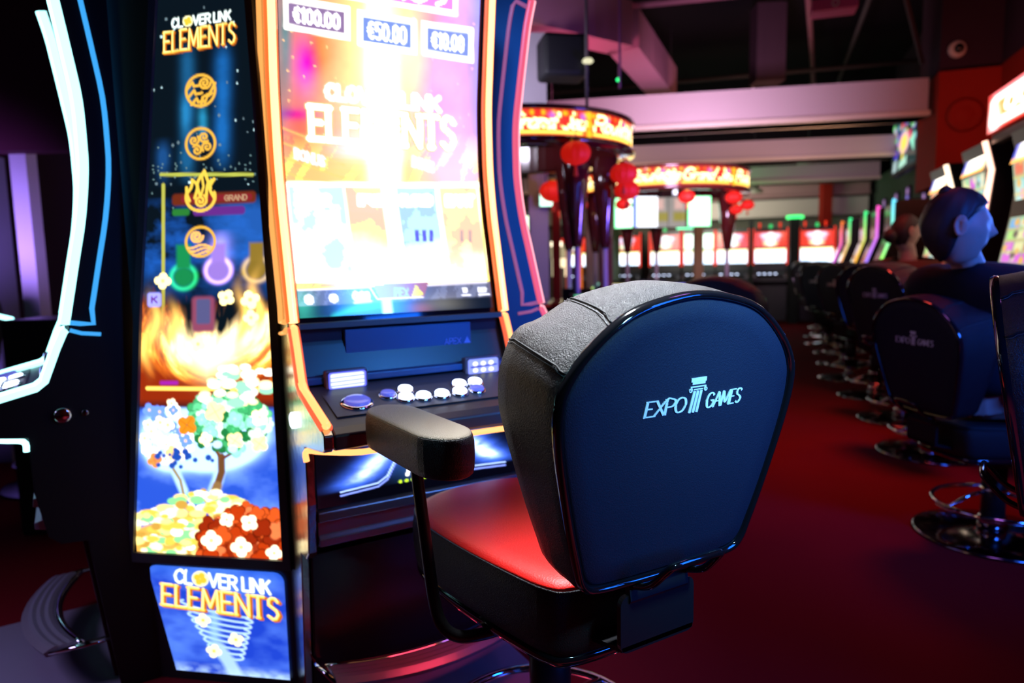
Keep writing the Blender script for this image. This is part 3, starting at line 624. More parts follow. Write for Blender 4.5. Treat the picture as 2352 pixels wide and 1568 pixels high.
    for _ in range(90):
        a, r = rs.uniform(0, 2 * pi), sqrt(rs.random()); x, y = 530 + cos(a) * 88 * r, 960 + sin(a) * 62 * r
        c = rs.choice(((.08, .65, .22), (.20, 1.0, .45), (.02, .28, .07), (.5, 1.7, 1.0), (1.2, 2.0, 1.4))); a_ = rs.uniform(0, 2); r_ = rs.uniform(12, 21); p.clover(x, y, r_ * 1.12, tuple(q * .55 for q in c), a_); p.clover(x, y, r_, c, a_, c2=tuple(q * 1.5 for q in c))
    for _ in range(46):
        a, r = rs.uniform(0, 2 * pi), sqrt(rs.random()); x, y = 385 + cos(a) * 58 * r, 985 + sin(a) * 70 * r
        c = rs.choice(((1.5, 1.8, 2.4), (2.6, 2.5, 2.3), (.25, .5, 1.8), (2.6, 2.0, 1.2), (2.8, 2.7, 2.4))); p.clover(x, y, rs.uniform(10, 17), c, rs.uniform(0, 2), c2=(1.6, 1.0, .3))
    for _ in range(44): p.disc(rs.gauss(545, 34), rs.uniform(838, 920), rs.uniform(6, 11), rs.choice(((3, 2.8, 2.2), (2.4, 2.0, 1.0), (.5, 1.4, .8))), 3, ex=1.7)
    for x, y, r, c in ((435, 968, 24, (1.2, .38, .02)), (500, 938, 25, (2.4, 1.8, .7)), (545, 1003, 20, (2.6, 2.0, .8)), (600, 950, 20, (3, 2.4, 1.2)), (360, 1050, 18, (1.4, .45, .1)), (600, 1010, 20, (2.6, 2.0, .7)), (478, 1000, 16, (2.8, 2.4, 1.2)), (400, 1030, 16, (2.4, 1.5, .5))):
        p.clover(x, y, r, c, x * .2)
        for q_ in range(4): p.line([(x, y), (x + cos(x * .2 + q_ * pi / 2) * r * .8, y + sin(x * .2 + q_ * pi / 2) * r * .8)], 1.6, tuple(v_ * .55 for v_ in c), 3)
    for _ in range(22): p.disc(rs.gauss(410, 26), rs.gauss(1042, 9), rs.uniform(4, 8), (.02, .10, .6), 3)
    for x, y in ((505, 1012), (540, 1022)): p.disc(x, y, 9, (.9, 1.3, 1.8), 3, ex=1.2)
    gl = np.clip((Y - (1150 + np.abs(X - 480) * .36)) / 8, 0, 1); p.mix(gl * (X < 480), (1.3, .65, .12))
    for _ in range(170):
        x = rs.uniform(315, 560); y0 = 1112 + abs(x - 480) * .42; y = rs.uniform(y0, 1275) if x < 470 else rs.uniform(1112 + (x - 480) * .4, 1180)
        p.disc(x, y, rs.uniform(5, 11), rs.choice(((2.6, 2.3, 1.2), (2.0, 1.5, .45), (1.5, .9, .12), (.4, 1.3, .45), (3, 2.9, 2.3), (.9, .5, .08))), 3, ex=rs.uniform(1.2, 2.2))
    rg = np.clip((Y - (1150 + np.abs(X - 590) * .5 + (np.clip(560 - X, 0, 200)) * .25)) / 8, 0, 1) * (X > 455 + (1275 - Y) * .35)
    p.mix(rg, (.55, .05, .01))
    for _ in range(70):
        x = rs.uniform(470, 660); y = rs.uniform(max(1150 + abs(x - 590) * .45, 1275 - (x - 455) * 2.6), 1278)
        c = rs.choice(((.75, .06, .005), (1.1, .14, .02), (.45, .03, .004), (1.5, .30, .09))); a_ = rs.uniform(0, 2); r_ = rs.uniform(14, 24); p.clover(x, y, r_ * 1.14, tuple(q * .4 for q in c), a_); p.clover(x, y, r_, c, a_)
    for x, y, r in ((492, 1236, 24), (527, 1186, 17), (578, 1192, 20), (560, 1250, 24), (634, 1262, 19)): p.clover(x, y, r, (3, 2.7, 1.6), x * .3, c2=(1.8, 1.2, .3))
    return p.I
def paint_foot(X, Y):
    n = fbm(X / 90, Y / 60, 6); p = Paint(X, Y); 
    p.I[:] = np.array((.015, .07, .75)); p.mix(np.clip(n * 2.2 - .8, 0, 1), (.14, .34, 1.25)); p.mix(np.clip((1330 - Y) / 60, 0, 1) * .6, (.05, .25, 1.1))
    for k in range(9):
        y = 1395 + k * 15; c = 520 + k * 3.0 - 24; w = 88 - k * 6.5
        p.line([(c + w * cos(t), y + 10 * sin(t) + (w * cos(t)) * .16) for t in np.linspace(-.6, pi + .4, 24)], 4.2, (.8, 1.2, 1.6), 4)
    p.mix(np.exp(-((X - 490) / 13) ** 2) * (Y > 1400) * np.clip((1530 - Y) / 40, 0, 1) * .7, (.5, .9, 1.6))
    p.line([(500, 1500), (520, 1530), (535, 1560), (560, 1600)], 30, (.55, .85, 1.3), 10)
    p.mix(np.clip((Y - 1540) / 30, 0, 1) * np.clip(fbm(X / 26, Y / 20, 3) * 2 - .5, 0, 1), (.75, 1.1, 1.5))
    for x, y in ((463, 1428), (540, 1473), (488, 1508)): p.clover(x, y, 19, (1.6, 1.5, .9), x * .2, c2=(1.2, .8, .05))
    elements_logo(p, 364, 1394, 290, .07, .19)
    return p.I
T = thing('display_column', 'tall narrow backlit column showing gold emblems, flames and a clover tree, between the left and the middle machine', 'sign', K(-.87227, 1.86135), radians(180 - (190 - YAW)))
MB().add([(x, y, z) for z in (0, 2.14) for x, y in ((-.213, .022), (.235, .022), (.150, .12), (-.11, .12))], [(3, 2, 1, 0), (4, 5, 6, 7), (0, 1, 5, 4), (1, 2, 6, 5), (2, 3, 7, 6), (3, 0, 4, 7)]).build('housing', CAB, T)
Zk, UL, UR = [2.12, 1.893, 1.11, .396], [-.003, -.029, -.145, -.232], [.215, .220, .235, .231]
ny, nx = 520, 170
zz = np.linspace(2.12, .400, ny); ul = np.interp(-zz, [-z for z in Zk], UL); ur = np.interp(-zz, [-z for z in Zk], UR); a = np.linspace(0, 1, nx)[None]
P = np.zeros((ny, nx, 3)); P[..., 0] = ul[:, None] * (1 - a) + ur[:, None] * a; P[..., 2] = zz[:, None]; P[..., 1] = -.004
py = np.interp(-zz, [-z for z in Zk], [-197, 0, 700, 1275]); PY = py[:, None] + 0 * a + (a - .5) * np.interp(py, [0, 1275], [-6, 10])[:, None]
pl = np.interp(py, [-197, 0, 700, 1275], [372, 365, 330, 315]); pr = np.interp(py, [-197, 0, 700, 1275], [556, 568, 622, 656])
display('upper_display', P, paint_wedge(pl[:, None] * (1 - a) + pr[:, None] * a, PY), T)
fr = MB(); Fz = [2.14, 1.893, 1.11, .372]; FL = [-.018, -.050, -.165, -.252]; FR_ = [.232, .240, .256, .254]
outer = [(l, z) for l, z in zip(FL, Fz)] + [(r, z) for r, z in zip(FR_[::-1], Fz[::-1])]
inner = [(-.003, 2.12), (-.029, 1.893), (-.145, 1.11), (-.232, .400)] + [(.231, .400), (.235, 1.11), (.220, 1.893), (.215, 2.12)]
fr.rings([[(x, .0, z) for x, z in inner], [(x, -.014, z) for x, z in inner], [(x, -.014, z) for x, z in outer], [(x, .0, z) for x, z in outer]], cap=False)
fr.build('frame', FRAME, T)
X, Y = np.meshgrid(np.linspace(0, 1, 150), np.linspace(1290, 1568, 150))
zz = np.interp(Y[:, 0], [1290, 1568], [.352, .030]); ul = np.interp(zz, [.03, .352], [-.146, -.216]); ur = .216 + 0 * ul
# rounded top corners
rc = np.clip((zz - .322) / .03, 0, 1); ins = .03 * (1 - np.sqrt(np.clip(1 - rc ** 2, 0, 1)))
ul, ur = ul + ins, ur - ins
P = np.zeros((150, 150, 3)); P[..., 0] = ul[:, None] * (1 - X) + ur[:, None] * X; P[..., 2] = zz[:, None]; P[..., 1] = .016
pl = np.interp(Y[:, 0], [1290, 1568], [325, 400]); display('lower_display', P, paint_foot(pl[:, None] * (1 - X) + 660 * X, Y), T)

# floor plates of the pod
for (c, f, lab) in ((c1, 150, 'grey metal floor plate under the nearest stool'), (c2, LF, 'grey metal floor plate at the left edge in front of the cyan-lit machine')):
    o = MB(); q = rrect(.62, .88, .06); o.rings([[(x, y - .34, .001) for x, y in q], [(x, y - .34, .008) for x, y in q], [(x * .985, (y) * .985 - .34, .011) for x, y in q]])
    tag(o.build('floor_plate', PLATE, None, K(*c), radians(180 - (f - YAW))), lab, 'floor plate')

# ------------------------------------------------------------------ casino stool
OUT = [(0, .228), (.08, .218), (.145, .196), (.205, .150), (.240, .104), (.250, .062), (.243, -.005), (.216, -.118), (.192, -.200), (.178, -.238), (.150, -.254), (.07, -.258), (0, -.259)]
OUTL = smooth_poly(OUT + [(-x, u) for x, u in OUT[-2:0:-1]], 96)
TILT = radians(9)
def back_frame():                              # panel frame: x, u (up the recline), d (towards the player)
    return Matrix.Translation((0, -.40, .93)) @ Matrix.Rotation(TILT, 4, 'X')
BF = back_frame()
def bp_(x, u, d): return BF @ Vector((x, d, u))
def bulge(x, u):                               # the back panel is slightly domed
    return -.010 * max(0., 1 - (x / .25) ** 2) * max(0., 1 - ((u + .01) / .25) ** 2)
def stool_meshes():
    R = {}
    # leather shell
    def drop(x, u, d): return (-.017 + .030 * math.exp(-((abs(x) - .228) / .035) ** 2)) * max(0., min(1., (u - .05) / .06)) * min(1., max(0., d) / .15)
    def ring(k, d, uk=1., du=0.): return [bp_(x * k, u * uk + du + drop(x, u, d), d * (1 if u > .02 else max(.55, 1 + (u - .02) * 1.55))) for x, u in OUTL]
    prof = [(.985, -.002), (1.0, .004), (1.010, .02), (1.018, .05), (1.024, .09), (1.022, .13), (1.004, .162), (.955, .182), (.87, .190), (.6, .180), (.25, .170)]
    m = MB(); m.smooth = True; m.rings([ring(k, d, k, (.004 if .02 < d < .15 else 0)) for k, d in prof]); R['backrest_cushion'] = (m.mesh('backrest_cushion', LEATHER), LEATHER)
    # seams across the leather
    seams = []; n = len(OUTL)
    best = lambda tx, tu: min(range(n), key=lambda i: hypot(OUTL[i][0] - tx, OUTL[i][1] - tu))
    def seam(i0, i1, off, r, m_):
        pts = []
        for q in np.linspace(0, 1, 20):
            k, d = np.interp(q, np.linspace(0, 1, 8), [p_[0] for p_ in prof[1:9]]), np.interp(q, np.linspace(0, 1, 8), [p_[1] for p_ in prof[1:9]])
            f = i0 + (i1 - i0) * q + off; a_ = int(math.floor(f)); w_ = f - a_; x0, u0 = OUTL[a_ % n]; x1_, u1_ = OUTL[(a_ + 1) % n]
            x, u = x0 + (x1_ - x0) * w_, u0 + (u1_ - u0) * w_
            pts.append(bp_(x * k, u * k + (.0052 if .02 < d < .15 else .0012) + drop(x, u, d), d))
        sm = MB(); sm.tube(pts, r, 5); seams.append(sm.mesh('seam', m_))
    for s_ in (-1, 1):
        for (b0, b1) in (((.155, .190), (.118, .206)), ((.236, .112), (.234, .122))):
            i0, i1 = best(s_ * b0[0], b0[1]), best(s_ * b1[0], b1[1])
            seam(i0, i1, 0, .0016, BLACKMATT); seam(i0, i1, .35 * s_, .0008, STITCH)
    R['seams'] = seams
    # glossy trim round the panel
    tr = MB(); tr.smooth = True
    tr.rings([[bp_(x * k, u * k, d) for x, u in OUTL] for k, d in ((1.0, .004), (1.004, -.004), (.990, -.012), (.972, -.013), (.955, -.008), (.948, -.001), (.946, .004))], cap=False)
    R['panel_trim'] = (tr.mesh('panel_trim', BLACKGLOSS), BLACKGLOSS)
    # back panel
    pn = MB(); pn.smooth = True
    pn.rings([[bp_(x * k, u * k, d + bulge(x * k, u * k)) for x, u in OUTL] for k, d in ((.952, .004), (.948, -.002), (.93, -.006), (.8, -.004), (.6, -.003), (.4, -.003), (.2, -.003), (.05, -.003))])
    R['back_panel'] = (pn.mesh('back_panel', LEATHER_BACK), LEATHER_BACK)
    # embroidered name with a column between the words
    def rib(m, pts, wfun, lift=.0016):
        Q = []
        for (x0, y0), (x1, y1) in zip(pts[:-1], pts[1:]):
            k = max(2, int(hypot(x1 - x0, y1 - y0) / .0012))
            Q += [(x0 + (x1 - x0) * i / k, y0 + (y1 - y0) * i / k) for i in range(k)]
        Q.append(pts[-1]); A, B = [], []
        for i, (x, y) in enumerate(Q):
            a_, b_ = Q[max(i - 1, 0)], Q[min(i + 1, len(Q) - 1)]; dx, dy = b_[0] - a_[0], b_[1] - a_[1]; L = hypot(dx, dy) or 1
            w = wfun(dx / L, dy / L) / 2; nx_, ny_ = -dy / L * w, dx / L * w
            for lst, s in ((A, 1), (B, -1)):
                X_, U_ = x + nx_ * s, y + ny_ * s; lst.append(bp_(X_, U_, -.003 + bulge(X_, U_) - lift))
            A[-1], B[-1] = A[-1], B[-1]
        lo = [[q + (BF.to_3x3() @ Vector((0, lift, 0))) for q in r] for r in (A, B)]
        m.rings([lo[0], A, B, lo[1]], cap=False, closed=False)
    def shear_arc(x, y): return (x + .16 * y, y + .006 * (1 - (x / .115) ** 2) * 0)
    cx = .010; H_ = .0240
    wf = lambda dx, dy: .0017 + .0036 * abs(dy) ** 1.5 * (.55 if dx * dy > .18 else 1)
    for txt, x0 in (('EXPO', cx - .102), ('GAMES', cx + .0245)):
        lg = MB(); st, tw = text_strokes(txt, H_, gap=.09, shear=0, serif=.10, wide=.98); k = .080 / tw
        y0 = .0375 if txt == 'EXPO' else .0375
        for p in st:
            pts = [(x0 + q[0] * k, q[1]) for q in p]
            if len(pts) > 4: pts = smooth_poly(pts, len(pts) * 4, closed=False)
            rib(lg, [(x + .16 * y, y0 + y) for x, y in pts], wf)
        R['logo_' + txt] = (lg.mesh('logo_lettering', THREAD), THREAD)
    em = MB(); ey = .0335; f = lambda dx, dy: .0052
    for i in range(3): rib(em, [(cx - .0105 + i * .0078, ey), (cx - .0035 + i * .0072, ey + .036)], f)
    rib(em, [(cx - .013, ey + .054), (cx + .020, ey + .054)], lambda a_, b_: .0066); rib(em, [(cx - .010, ey + .0485), (cx + .018, ey + .0485)], lambda a_, b_: .004)
    thin = lambda a_, b_: .0016
    rib(em, [(cx - .013, ey + .0425), (cx + .021, ey + .0425)], thin)
    for s, xx in ((-1, cx - .0125), (1, cx + .0205)):
        rib(em, [(xx + s * .0045 * cos(t) * (1 - t / 14), ey + .0375 + .0045 * sin(t) * (1 - t / 14)) for t in np.linspace(pi / 2, pi / 2 + 9, 22)], thin)
    rib(em, [(cx - .006, ey + .038), (cx + .014, ey + .038)], thin)
    R['logo_emblem'] = (em.mesh('logo_emblem', THREAD), THREAD)
    # seat
    so = [(0, .345), (.10, .338), (.175, .305), (.212, .24), (.218, .14), (.205, 0), (.182, -.14), (.158, -.235), (.12, -.268), (0, -.275)]
    SO = smooth_poly(so + [(-x, y) for x, y in so[-2:0:-1]], 72)
    zt = lambda x, y: .632 + .010 * (1 - (x / .22) ** 2) + .02 * max(0, (abs(y + .05) - .05)) * 0
    st_ = MB(); st_.smooth = True
    st_.rings([[(x * k, y * k + .01 * (1 - k), z) for x, y in SO] for k, z in ((.93, .505), (.985, .512), (1.0, .53), (1.012, .57), (1.012, .60), (.995, .628), (.985, .631))], cap=True)
    R['seat_cushion'] = (st_.mesh('seat_cushion', LEATHER), LEATHER)
    tp = MB(); tp.smooth = True
    tp.rings([[(x * k, y * k, z + .010 * (1 - (x * k / .22) ** 2) - .010 * max(0, 1 - hypot(x * k, y * k + .08) / .13)) for x, y in SO] for k, z in ((.985, .626), (.97, .632), (.90, .638), (.7, .636), (.45, .633), (.2, .632), (.03, .632))])
    R['seat_pad'] = (tp.mesh('seat_pad', RED_VINYL), RED_VINYL)
    pt = MB(); pt.tube([(x * .992, y * .992, .631) for x, y in SO], .0022, 6, closed=True); R['seat_piping'] = (pt.mesh('seat_piping', LEATHER), LEATHER)
    tt = MB(); tt.smooth = True; tt.rings([[(x * k, y * k, z) for x, y in SO] for k, z in ((.9, .485), (.965, .487), (.99, .497), (.985, .509), (.93, .512))]); R['seat_trim'] = (tt.mesh('seat_trim', BLACKGLOSS), BLACKGLOSS)
    # under the seat
    u = MB(); u.prism_x([(-.15, .486), (-.13, .452), (-.09, .44), (.09, .44), (.13, .452), (.15, .486)], -.085, .085); R['mounting_plate'] = (u.mesh('mounting_plate', BLACKSATIN), BLACKSATIN)
    c = MB(); c.lathe([(.046, .075), (.046, .445)], 28); R['column'] = (c.mesh('column', BLACKSATIN), BLACKSATIN)
    c = MB(); c.lathe([(.052, .20), (.052, .212)], 28); R['foot_ring_collar'] = (c.mesh('foot_ring_collar', CHROME), CHROME)
    c = MB(); c.lathe([(.056, .03), (.056, .078), (.048, .09)], 28); R['column_collar'] = (c.mesh('column_collar', CHROME), CHROME)
    c = MB(); c.lathe([(.30, 0), (.302, .006), (.29, .012), (.12, .028), (.06, .034)], 64); R['base_disc'] = (c.mesh('base_disc', DCHROME), DCHROME)
    fr = MB(); fr.tube([(.245 * cos(t), .03 + .25 * sin(t), .14) for t in np.linspace(0, 2 * pi, 60)[:-1]], .0105, 10, closed=True)
    for a in (20, 160, 270): fr.tube([(.04 * cos(radians(a)), .04 * sin(radians(a)), .20), (.13 * cos(radians(a)), .02 + .13 * sin(radians(a)), .185), (.24 * cos(radians(a)), .03 + .245 * sin(radians(a)), .142)], .008, 8)
    R['foot_ring'] = (fr.mesh('foot_ring', CHROME), CHROME)
    # bracket carrying the back, with a pull handle
    b = MB(); q = rrect(.165, .10, .016)
    b.rings([[(x - .005, y_, z + .598) for x, z in q] for y_ in (-.355, -.345)])
    b.prism_x([(-.355, .552), (-.355, .560), (-.10, .500), (-.10, .492)], -.0850, .0750)
    b.prism_x([(-.36, .640), (-.352, .69), (-.345, .69), (-.345, .62)], -.07, .06)
    R['back_bracket'] = (b.mesh('back_bracket', BLACKSATIN), BLACKSATIN)
    h = MB(); h.tube(smooth_poly([(-.060, -.350, .662), (-.059, -.395, .680), (-.056, -.430, .716), (-.042, -.440, .728), (.042, -.440, .728), (.056, -.430, .716), (.059, -.395, .680), (.060, -.350, .662)], 44, closed=False), .0066, 12)
    R['pull_handle'] = (h.mesh('pull_handle', BLACKGLOSS), BLACKGLOSS)
    # armrests
    for s, nm in ((-1, 'l'), (1, 'r')):
        ax, cy, L, Wd = s * .270, .064, .375, .114
        ry = Wd * .72; q = [(Wd / 2 * cos(t), L / 2 - ry + ry * sin(t)) for t in np.linspace(0, pi, 15)] + [(Wd / 2 * cos(t), -L / 2 + ry + ry * sin(t)) for t in np.linspace(pi, 2 * pi, 15)]
        rot = Matrix.Rotation(radians(-3 * s), 3, 'Z')
        def rg(k, z, e=0): return [tuple((rot @ Vector((x * k, (y * (1 - (1 - k) * Wd / L)), 0))) + Vector((ax, cy, z))) for x, y in q]
        pd = MB(); pd.smooth = True; pd.rings([rg(.9, .818), rg(.97, .821), rg(1.0, .830), rg(1.02, .852), rg(1.01, .878), rg(.965, .891), rg(.95, .8925)]); R['armrest_' + nm] = (pd.mesh('armrest', LEATHER), LEATHER)
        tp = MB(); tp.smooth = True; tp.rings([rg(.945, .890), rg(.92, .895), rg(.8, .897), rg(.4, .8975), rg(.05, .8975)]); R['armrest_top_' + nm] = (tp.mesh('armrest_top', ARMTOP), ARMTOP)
        po = MB(); po.tube(smooth_poly([(ax, .070, .815), (ax, .062, .76), (ax, .030, .64), (ax, .002, .545), (ax - s * .006, -.018, .500), (ax - s * .032, -.034, .474), (ax - s * .085, -.04, .465), (ax - s * .18, -.04, .463)], 60, closed=False), .0125, 12)
        R['arm_post_' + nm] = (po.mesh('arm_post', BLACKSATIN), BLACKSATIN)
    return R
SM = stool_meshes()
PARTS = ['base_disc', 'column', 'column_collar', 'foot_ring_collar', 'foot_ring', 'mounting_plate', 'seat_trim', 'seat_cushion', 'seat_pad', 'seat_piping', 'back_bracket', 'pull_handle', 'backrest_cushion', 'back_panel', 'panel_trim', 'armrest_l', 'armrest_r']
def make_stool(label, loc, fwd, group='swivel stools along the right row', dz=0.):
    T = thing('swivel_stool', label, 'stool', loc, radians(-(fwd - YAW)), group)
    lift = ('base_disc', 'foot_ring', 'column', 'column_collar', 'foot_ring_collar')
    for k in PARTS:
        nm = 'armrest' if k.startswith('armrest') else k
        o = obj(nm, SM[k][0], T, (0, 0, 0 if k in lift else dz))
        if k == 'column' and dz: o.scale = (1, 1, 1); o.location = (0, 0, dz)
        if nm == 'armrest':
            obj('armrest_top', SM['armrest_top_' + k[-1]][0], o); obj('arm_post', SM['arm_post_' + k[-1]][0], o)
        if k == 'backrest_cushion':
            for q in SM['seams']: obj('seam', q, o)
        if k == 'back_panel':
            for w_ in ('EXPO', 'GAMES'): q = obj('logo_lettering', SM['logo_' + w_][0], o); q['label'] = 'pale blue embroidered word ' + w_
            q = obj('logo_emblem', SM['logo_emblem'][0], o); q['label'] = 'pale blue embroidered column emblem'
    return T
def stool_copy(src, label, loc, fwd, group='swivel stools along the right row', dz=0.):
    c = copy_tree(src); c['label'] = label; c['group'] = group; c.location = loc; c.rotation_euler = (0, 0, radians(-(fwd - YAW)))
    for ch in c.children:
        if ch.name.startswith('seat_pad'):
            ch.material_slots[0].link = 'OBJECT'; ch.material_slots[0].material = LEATHER
        if not ch.name.startswith(('base_disc', 'foot_ring', 'column_collar')): ch.location.z = dz
    return c
B0 = (.269, 1.078); near = along(B0, 330, .40)
stool = make_stool('nearest stool with domed black leather backrest and red seat, filling the middle of the view', K(*near), 330, 'swivel stools')
stools = []
for lab, p, f, dz in (
    ('stool cut off by the right edge, its glossy backrest rim turned side-on', (1.40, 1.22), 126, 0),
    ('stool under the person in black, its backrest set low with the name in view', (2.05, 2.83), 82, -.12),
    ('stool just left of the seated person, behind the low one, the name readable', (2.56, 4.10), 82, 0),
    ('stool of the brown-haired person, its backrest hidden behind the next one', (2.88, 4.97), 70, 0),
    ('dark stool along the right row, second clear name from the seated person', (3.15, 5.85), 82, 0),
    ('dark stool along the right row, third clear name from the seated person', (3.38, 6.75), 78, 0)):
    stools.append(stool_copy(stool, lab, K(*p), f, 'swivel stools', dz))
for k, lab in enumerate(('sixth stool along the right row, small and dark', 'seventh stool along the right row, seen past the fifth', 'eighth stool along the right row, tiny in the distance', 'farthest stool of the right row, before the back machines')):
    y = 8.5 + k * 1.0; stools.append(stool_copy(stool, lab, (1.0 + .04 * (k % 2), y, 0), 76 + 6 * k, 'swivel stools'))
stools.append(stool_copy(stool, 'stool peeking out behind the right shoulder of the nearest backrest', K(.93, 3.45), 215, 'swivel stools', -.05))
stools.append(stool_copy(stool, 'stool standing far left, its disc base on the red carpet under the cyan-lit machine', (-3.75, 2.75, 0), 60, 'swivel stools', -.02))

# ------------------------------------------------------------------ slot machines of the right row (they face the aisle, -X)
def quick_display(name, parent, w, h, fn, nx=40, ny=40, x=0., y=0., z=0., rx=0.):
    X, Y = np.meshgrid(np.linspace(0, 100, nx), np.linspace(0, 100, ny)); p = Paint(X, Y); fn(p)
    o = display(name, plane_grid(nx, ny, -w / 2, w / 2, -h / 2, h / 2), p.I, parent, loc=(x, y, z)); o.rotation_euler = (rx, 0, 0); return o
def game(seed, bright=1.):
    def f(p):
        r = random.Random(seed); p.I[:] = np.array(r.choice(((.35, .45, .30), (.45, .42, .35), (.40, .38, .22)))) * bright
        for k in range(3):
            for j in range(4): p.rect(6 + k * 31, 5 + j * 24, 33 + k * 31, 24 + j * 24, tuple(q * bright for q in r.choice(((.9, .9, .45), (.8, .12, .8), (.2, .5, .9), (.5, .9, .25), (.9, .15, .08), (.8, .75, .6), (.4, .8, .8)))), 8, 5)
        for _ in range(26): p.disc(r.uniform(5, 95), r.uniform(4, 96), r.uniform(3, 8), tuple(q * bright for q in r.choice(((.9, .85, .6), (.15, .1, .1), (.8, .3, .7), (.3, .7, .4), (.9, .5, .1)))), 5)
        for j in range(1, 4): p.line([(0, j * 24 + 2), (100, j * 24 + 2)], 3, (.7 * bright, .6 * bright, .2 * bright))
    return f
def marquee(p):
    n = fbm(p.X / 30, p.Y / 60, 5); p.I[:] = (3, 2.9, 2.5); p.mix(np.clip((30 - p.X) / 25, 0, 1), (.05, .10, .8)); p.mix(np.clip((p.X - 70) / 25, 0, 1) * .8, (2.2, 1.3, .4)); p.mix(np.clip((p.Y - 80) / 12, 0, 1), (2.0, .9, .2))
def aisle_machine(label, y, kind, strip=None, strip2=None, seed=0, x=1.45, H=1.9, group='slot machines along the right wall'):
    T = thing('slot_machine', label, 'slot machine', (x, y, 0), radians(-90), group)      # local -Y faces the aisle
    w = .62
    if kind == 'tall':
        prof = [(-.02, H), (.03, H * .90), (.0, 1.44), (-.05, 1.14), (-.26, .86), (-.27, .78), (-.08, .70), (-.04, .04), (.42, .04), (.42, H)]
    else:
        prof = [(.10, H), (.0, H - .02), (.0, 1.44), (-.12, 1.10), (-.28, .86), (-.28, .78), (-.08, .70), (-.04, .04), (.42, .04), (.42, H)]
    MB().prism_x(prof, -w / 2, w / 2).build('cabinet', CAB, T, bevel=.004)
    if kind == 'tall':
        quick_display('topper_display', T, w - .10, .19, marquee, 40, 20, 0, -.005, H - .10, -.26)
        quick_display('reel_display', T, w - .10, .40, game(seed), 60, 50, 0, .004, 1.55, .11)
        quick_display('game_display', T, w - .10, .28, game(seed + 7), 60, 40, 0, -.035, 1.28, -.18)
        pts = [(-w / 2 + .015, -.035, H - .01), (-w / 2 + .015, .012, H * .90), (-w / 2 + .015, -.02, 1.44), (-w / 2 + .015, -.065, 1.15)]
        pts2 = [(-x_, y_, z_) for x_, y_, z_ in pts]
    else:
        quick_display('reel_display', T, w - .08, .34, game(seed, .07), 50, 40, 0, -.006, 1.60)
        quick_display('game_display', T, w - .08, .30, game(seed + 7, .09), 50, 40, 0, -.068, 1.27, -.34)
        pts = [(-w / 2 + .12, .02, H - .01), (-w / 2 + .02, -.015, H), (-w / 2 + .012, -.018, H - .05), (-w / 2 + .012, -.018, 1.45), (-w / 2 + .012, -.135, 1.12)]
        pts2 = [(-x_, y_, z_) for x_, y_, z_ in pts]
    for P_ in (pts2,):
        if strip: MB().tube(P_, .017 if kind == 'tall' else .015, 8).build('light_strip', strip, T)
    MB().box((0, -.17, .875), (w - .06, .16, .02)).build('button_deck', BLACKSATIN, T)
    for k in range(6):
        b = MB(); b.lathe([(.016, .887), (.016, .897), (.01, .899)], 12, (-.2 + .08 * k, -.19, 0)); b.build('button', BUTTONDIM if k % 3 else BUTTON, T)
    return T
WHT = glow('strip_warm_white', (1, .72, .50), 3)
FIREST = glow('strip_rose_white', (1, .50, .36), 3.2)
am = aisle_machine('tall lit slot machine cut off by the right edge under the red jackpot sign', 4.62, 'tall', FIREST, seed=1, H=1.92)
am2 = aisle_machine('tall slot machine right of the face of the person in black, white bent strip', 5.66, 'tall', FIREST, seed=2, H=1.95)
aisle_machine('tall slot machine just above the seated person\'s head, with a short white strip', 6.62, 'tall', WHT, seed=3, H=1.92)
def grad_mat(name, c0, c1, z0, z1, s):
    m = mat(name, (.02, .02, .02), .3, em=c0, es=s); nt = m.node_tree; N = nt.nodes
    tc = N.new('ShaderNodeTexCoord'); sp = N.new('ShaderNodeSeparateXYZ'); mr = N.new('ShaderNodeMapRange'); mx = N.new('ShaderNodeMixRGB')
    mr.inputs['From Min'].default_value = z0; mr.inputs['From Max'].default_value = z1; mx.inputs[1].default_value = (*c0, 1); mx.inputs[2].default_value = (*c1, 1)
    nt.links.new(tc.outputs['Object'], sp.inputs[0]); nt.links.new(sp.outputs['Z'], mr.inputs['Value']); nt.links.new(mr.outputs[0], mx.inputs[0]); nt.links.new(mx.outputs[0], N['Principled BSDF'].inputs['Emission Color']); return m
for k, (y, c0, c1_, lab) in enumerate((
    (8.85, (.35, 1, .10), (.15, .75, 1), 'slot machine with bent strip fading from green to pale blue, nearest of five'),
    (9.85, (.35, .20, 1), (1, .10, .55), 'slot machine with a bent strip fading from violet to pink'),
    (10.85, (1, .45, .04), (.05, .9, .25), 'slot machine with a bent strip fading from orange to green'),
    (12.45, (1, .40, .15), (.05, .9, .28), 'slot machine with thin strip fading from orange to green, second from the far end'),
    (13.5, (.9, .12, .9), (1, .22, .03), 'slot machine with a bent strip fading from magenta to red, farthest along the right'))):
    aisle_machine(lab, y, 'bent', grad_mat('strip_grad_%s' % 'abcde'[k], c0, c1_, 1.15, 1.8, 1.5), seed=20 + k, H=1.82)
# jackpot topper over the first tall machine
T = thing('jackpot_sign', 'red and orange lit jackpot sign with a glaring white border, at the right edge', 'sign', (1.42, 4.86, 1.97), radians(-90))
MB().box((0, .06, .125), (1.0, .10, .26)).build('sign_box', WALLRED, T, bevel=.02)
def jp(p):
    p.I[:] = (1.2, .06, .03); p.rect(6, 10, 94, 90, (3.4, 3.2, 2.8), 8, 14); p.rect(17, 26, 88, 70, (1.6, .55, .08), 8, 8)
    p.text('00', 36, 62, 40, 30, 8, (3.5, 3.3, 3)); p.blob(14, 70, 9, 26, (3, 3, 3)); p.rect(8, 0, 96, 9, (1.8, .3, .3), 4)
quick_display('sign_face', T, .96, .24, jp, 70, 40, 0, -.002, .125)
MB().box((0, .05, -.035), (.9, .06, .05)).build('sign_foot', BLACKSATIN, T)
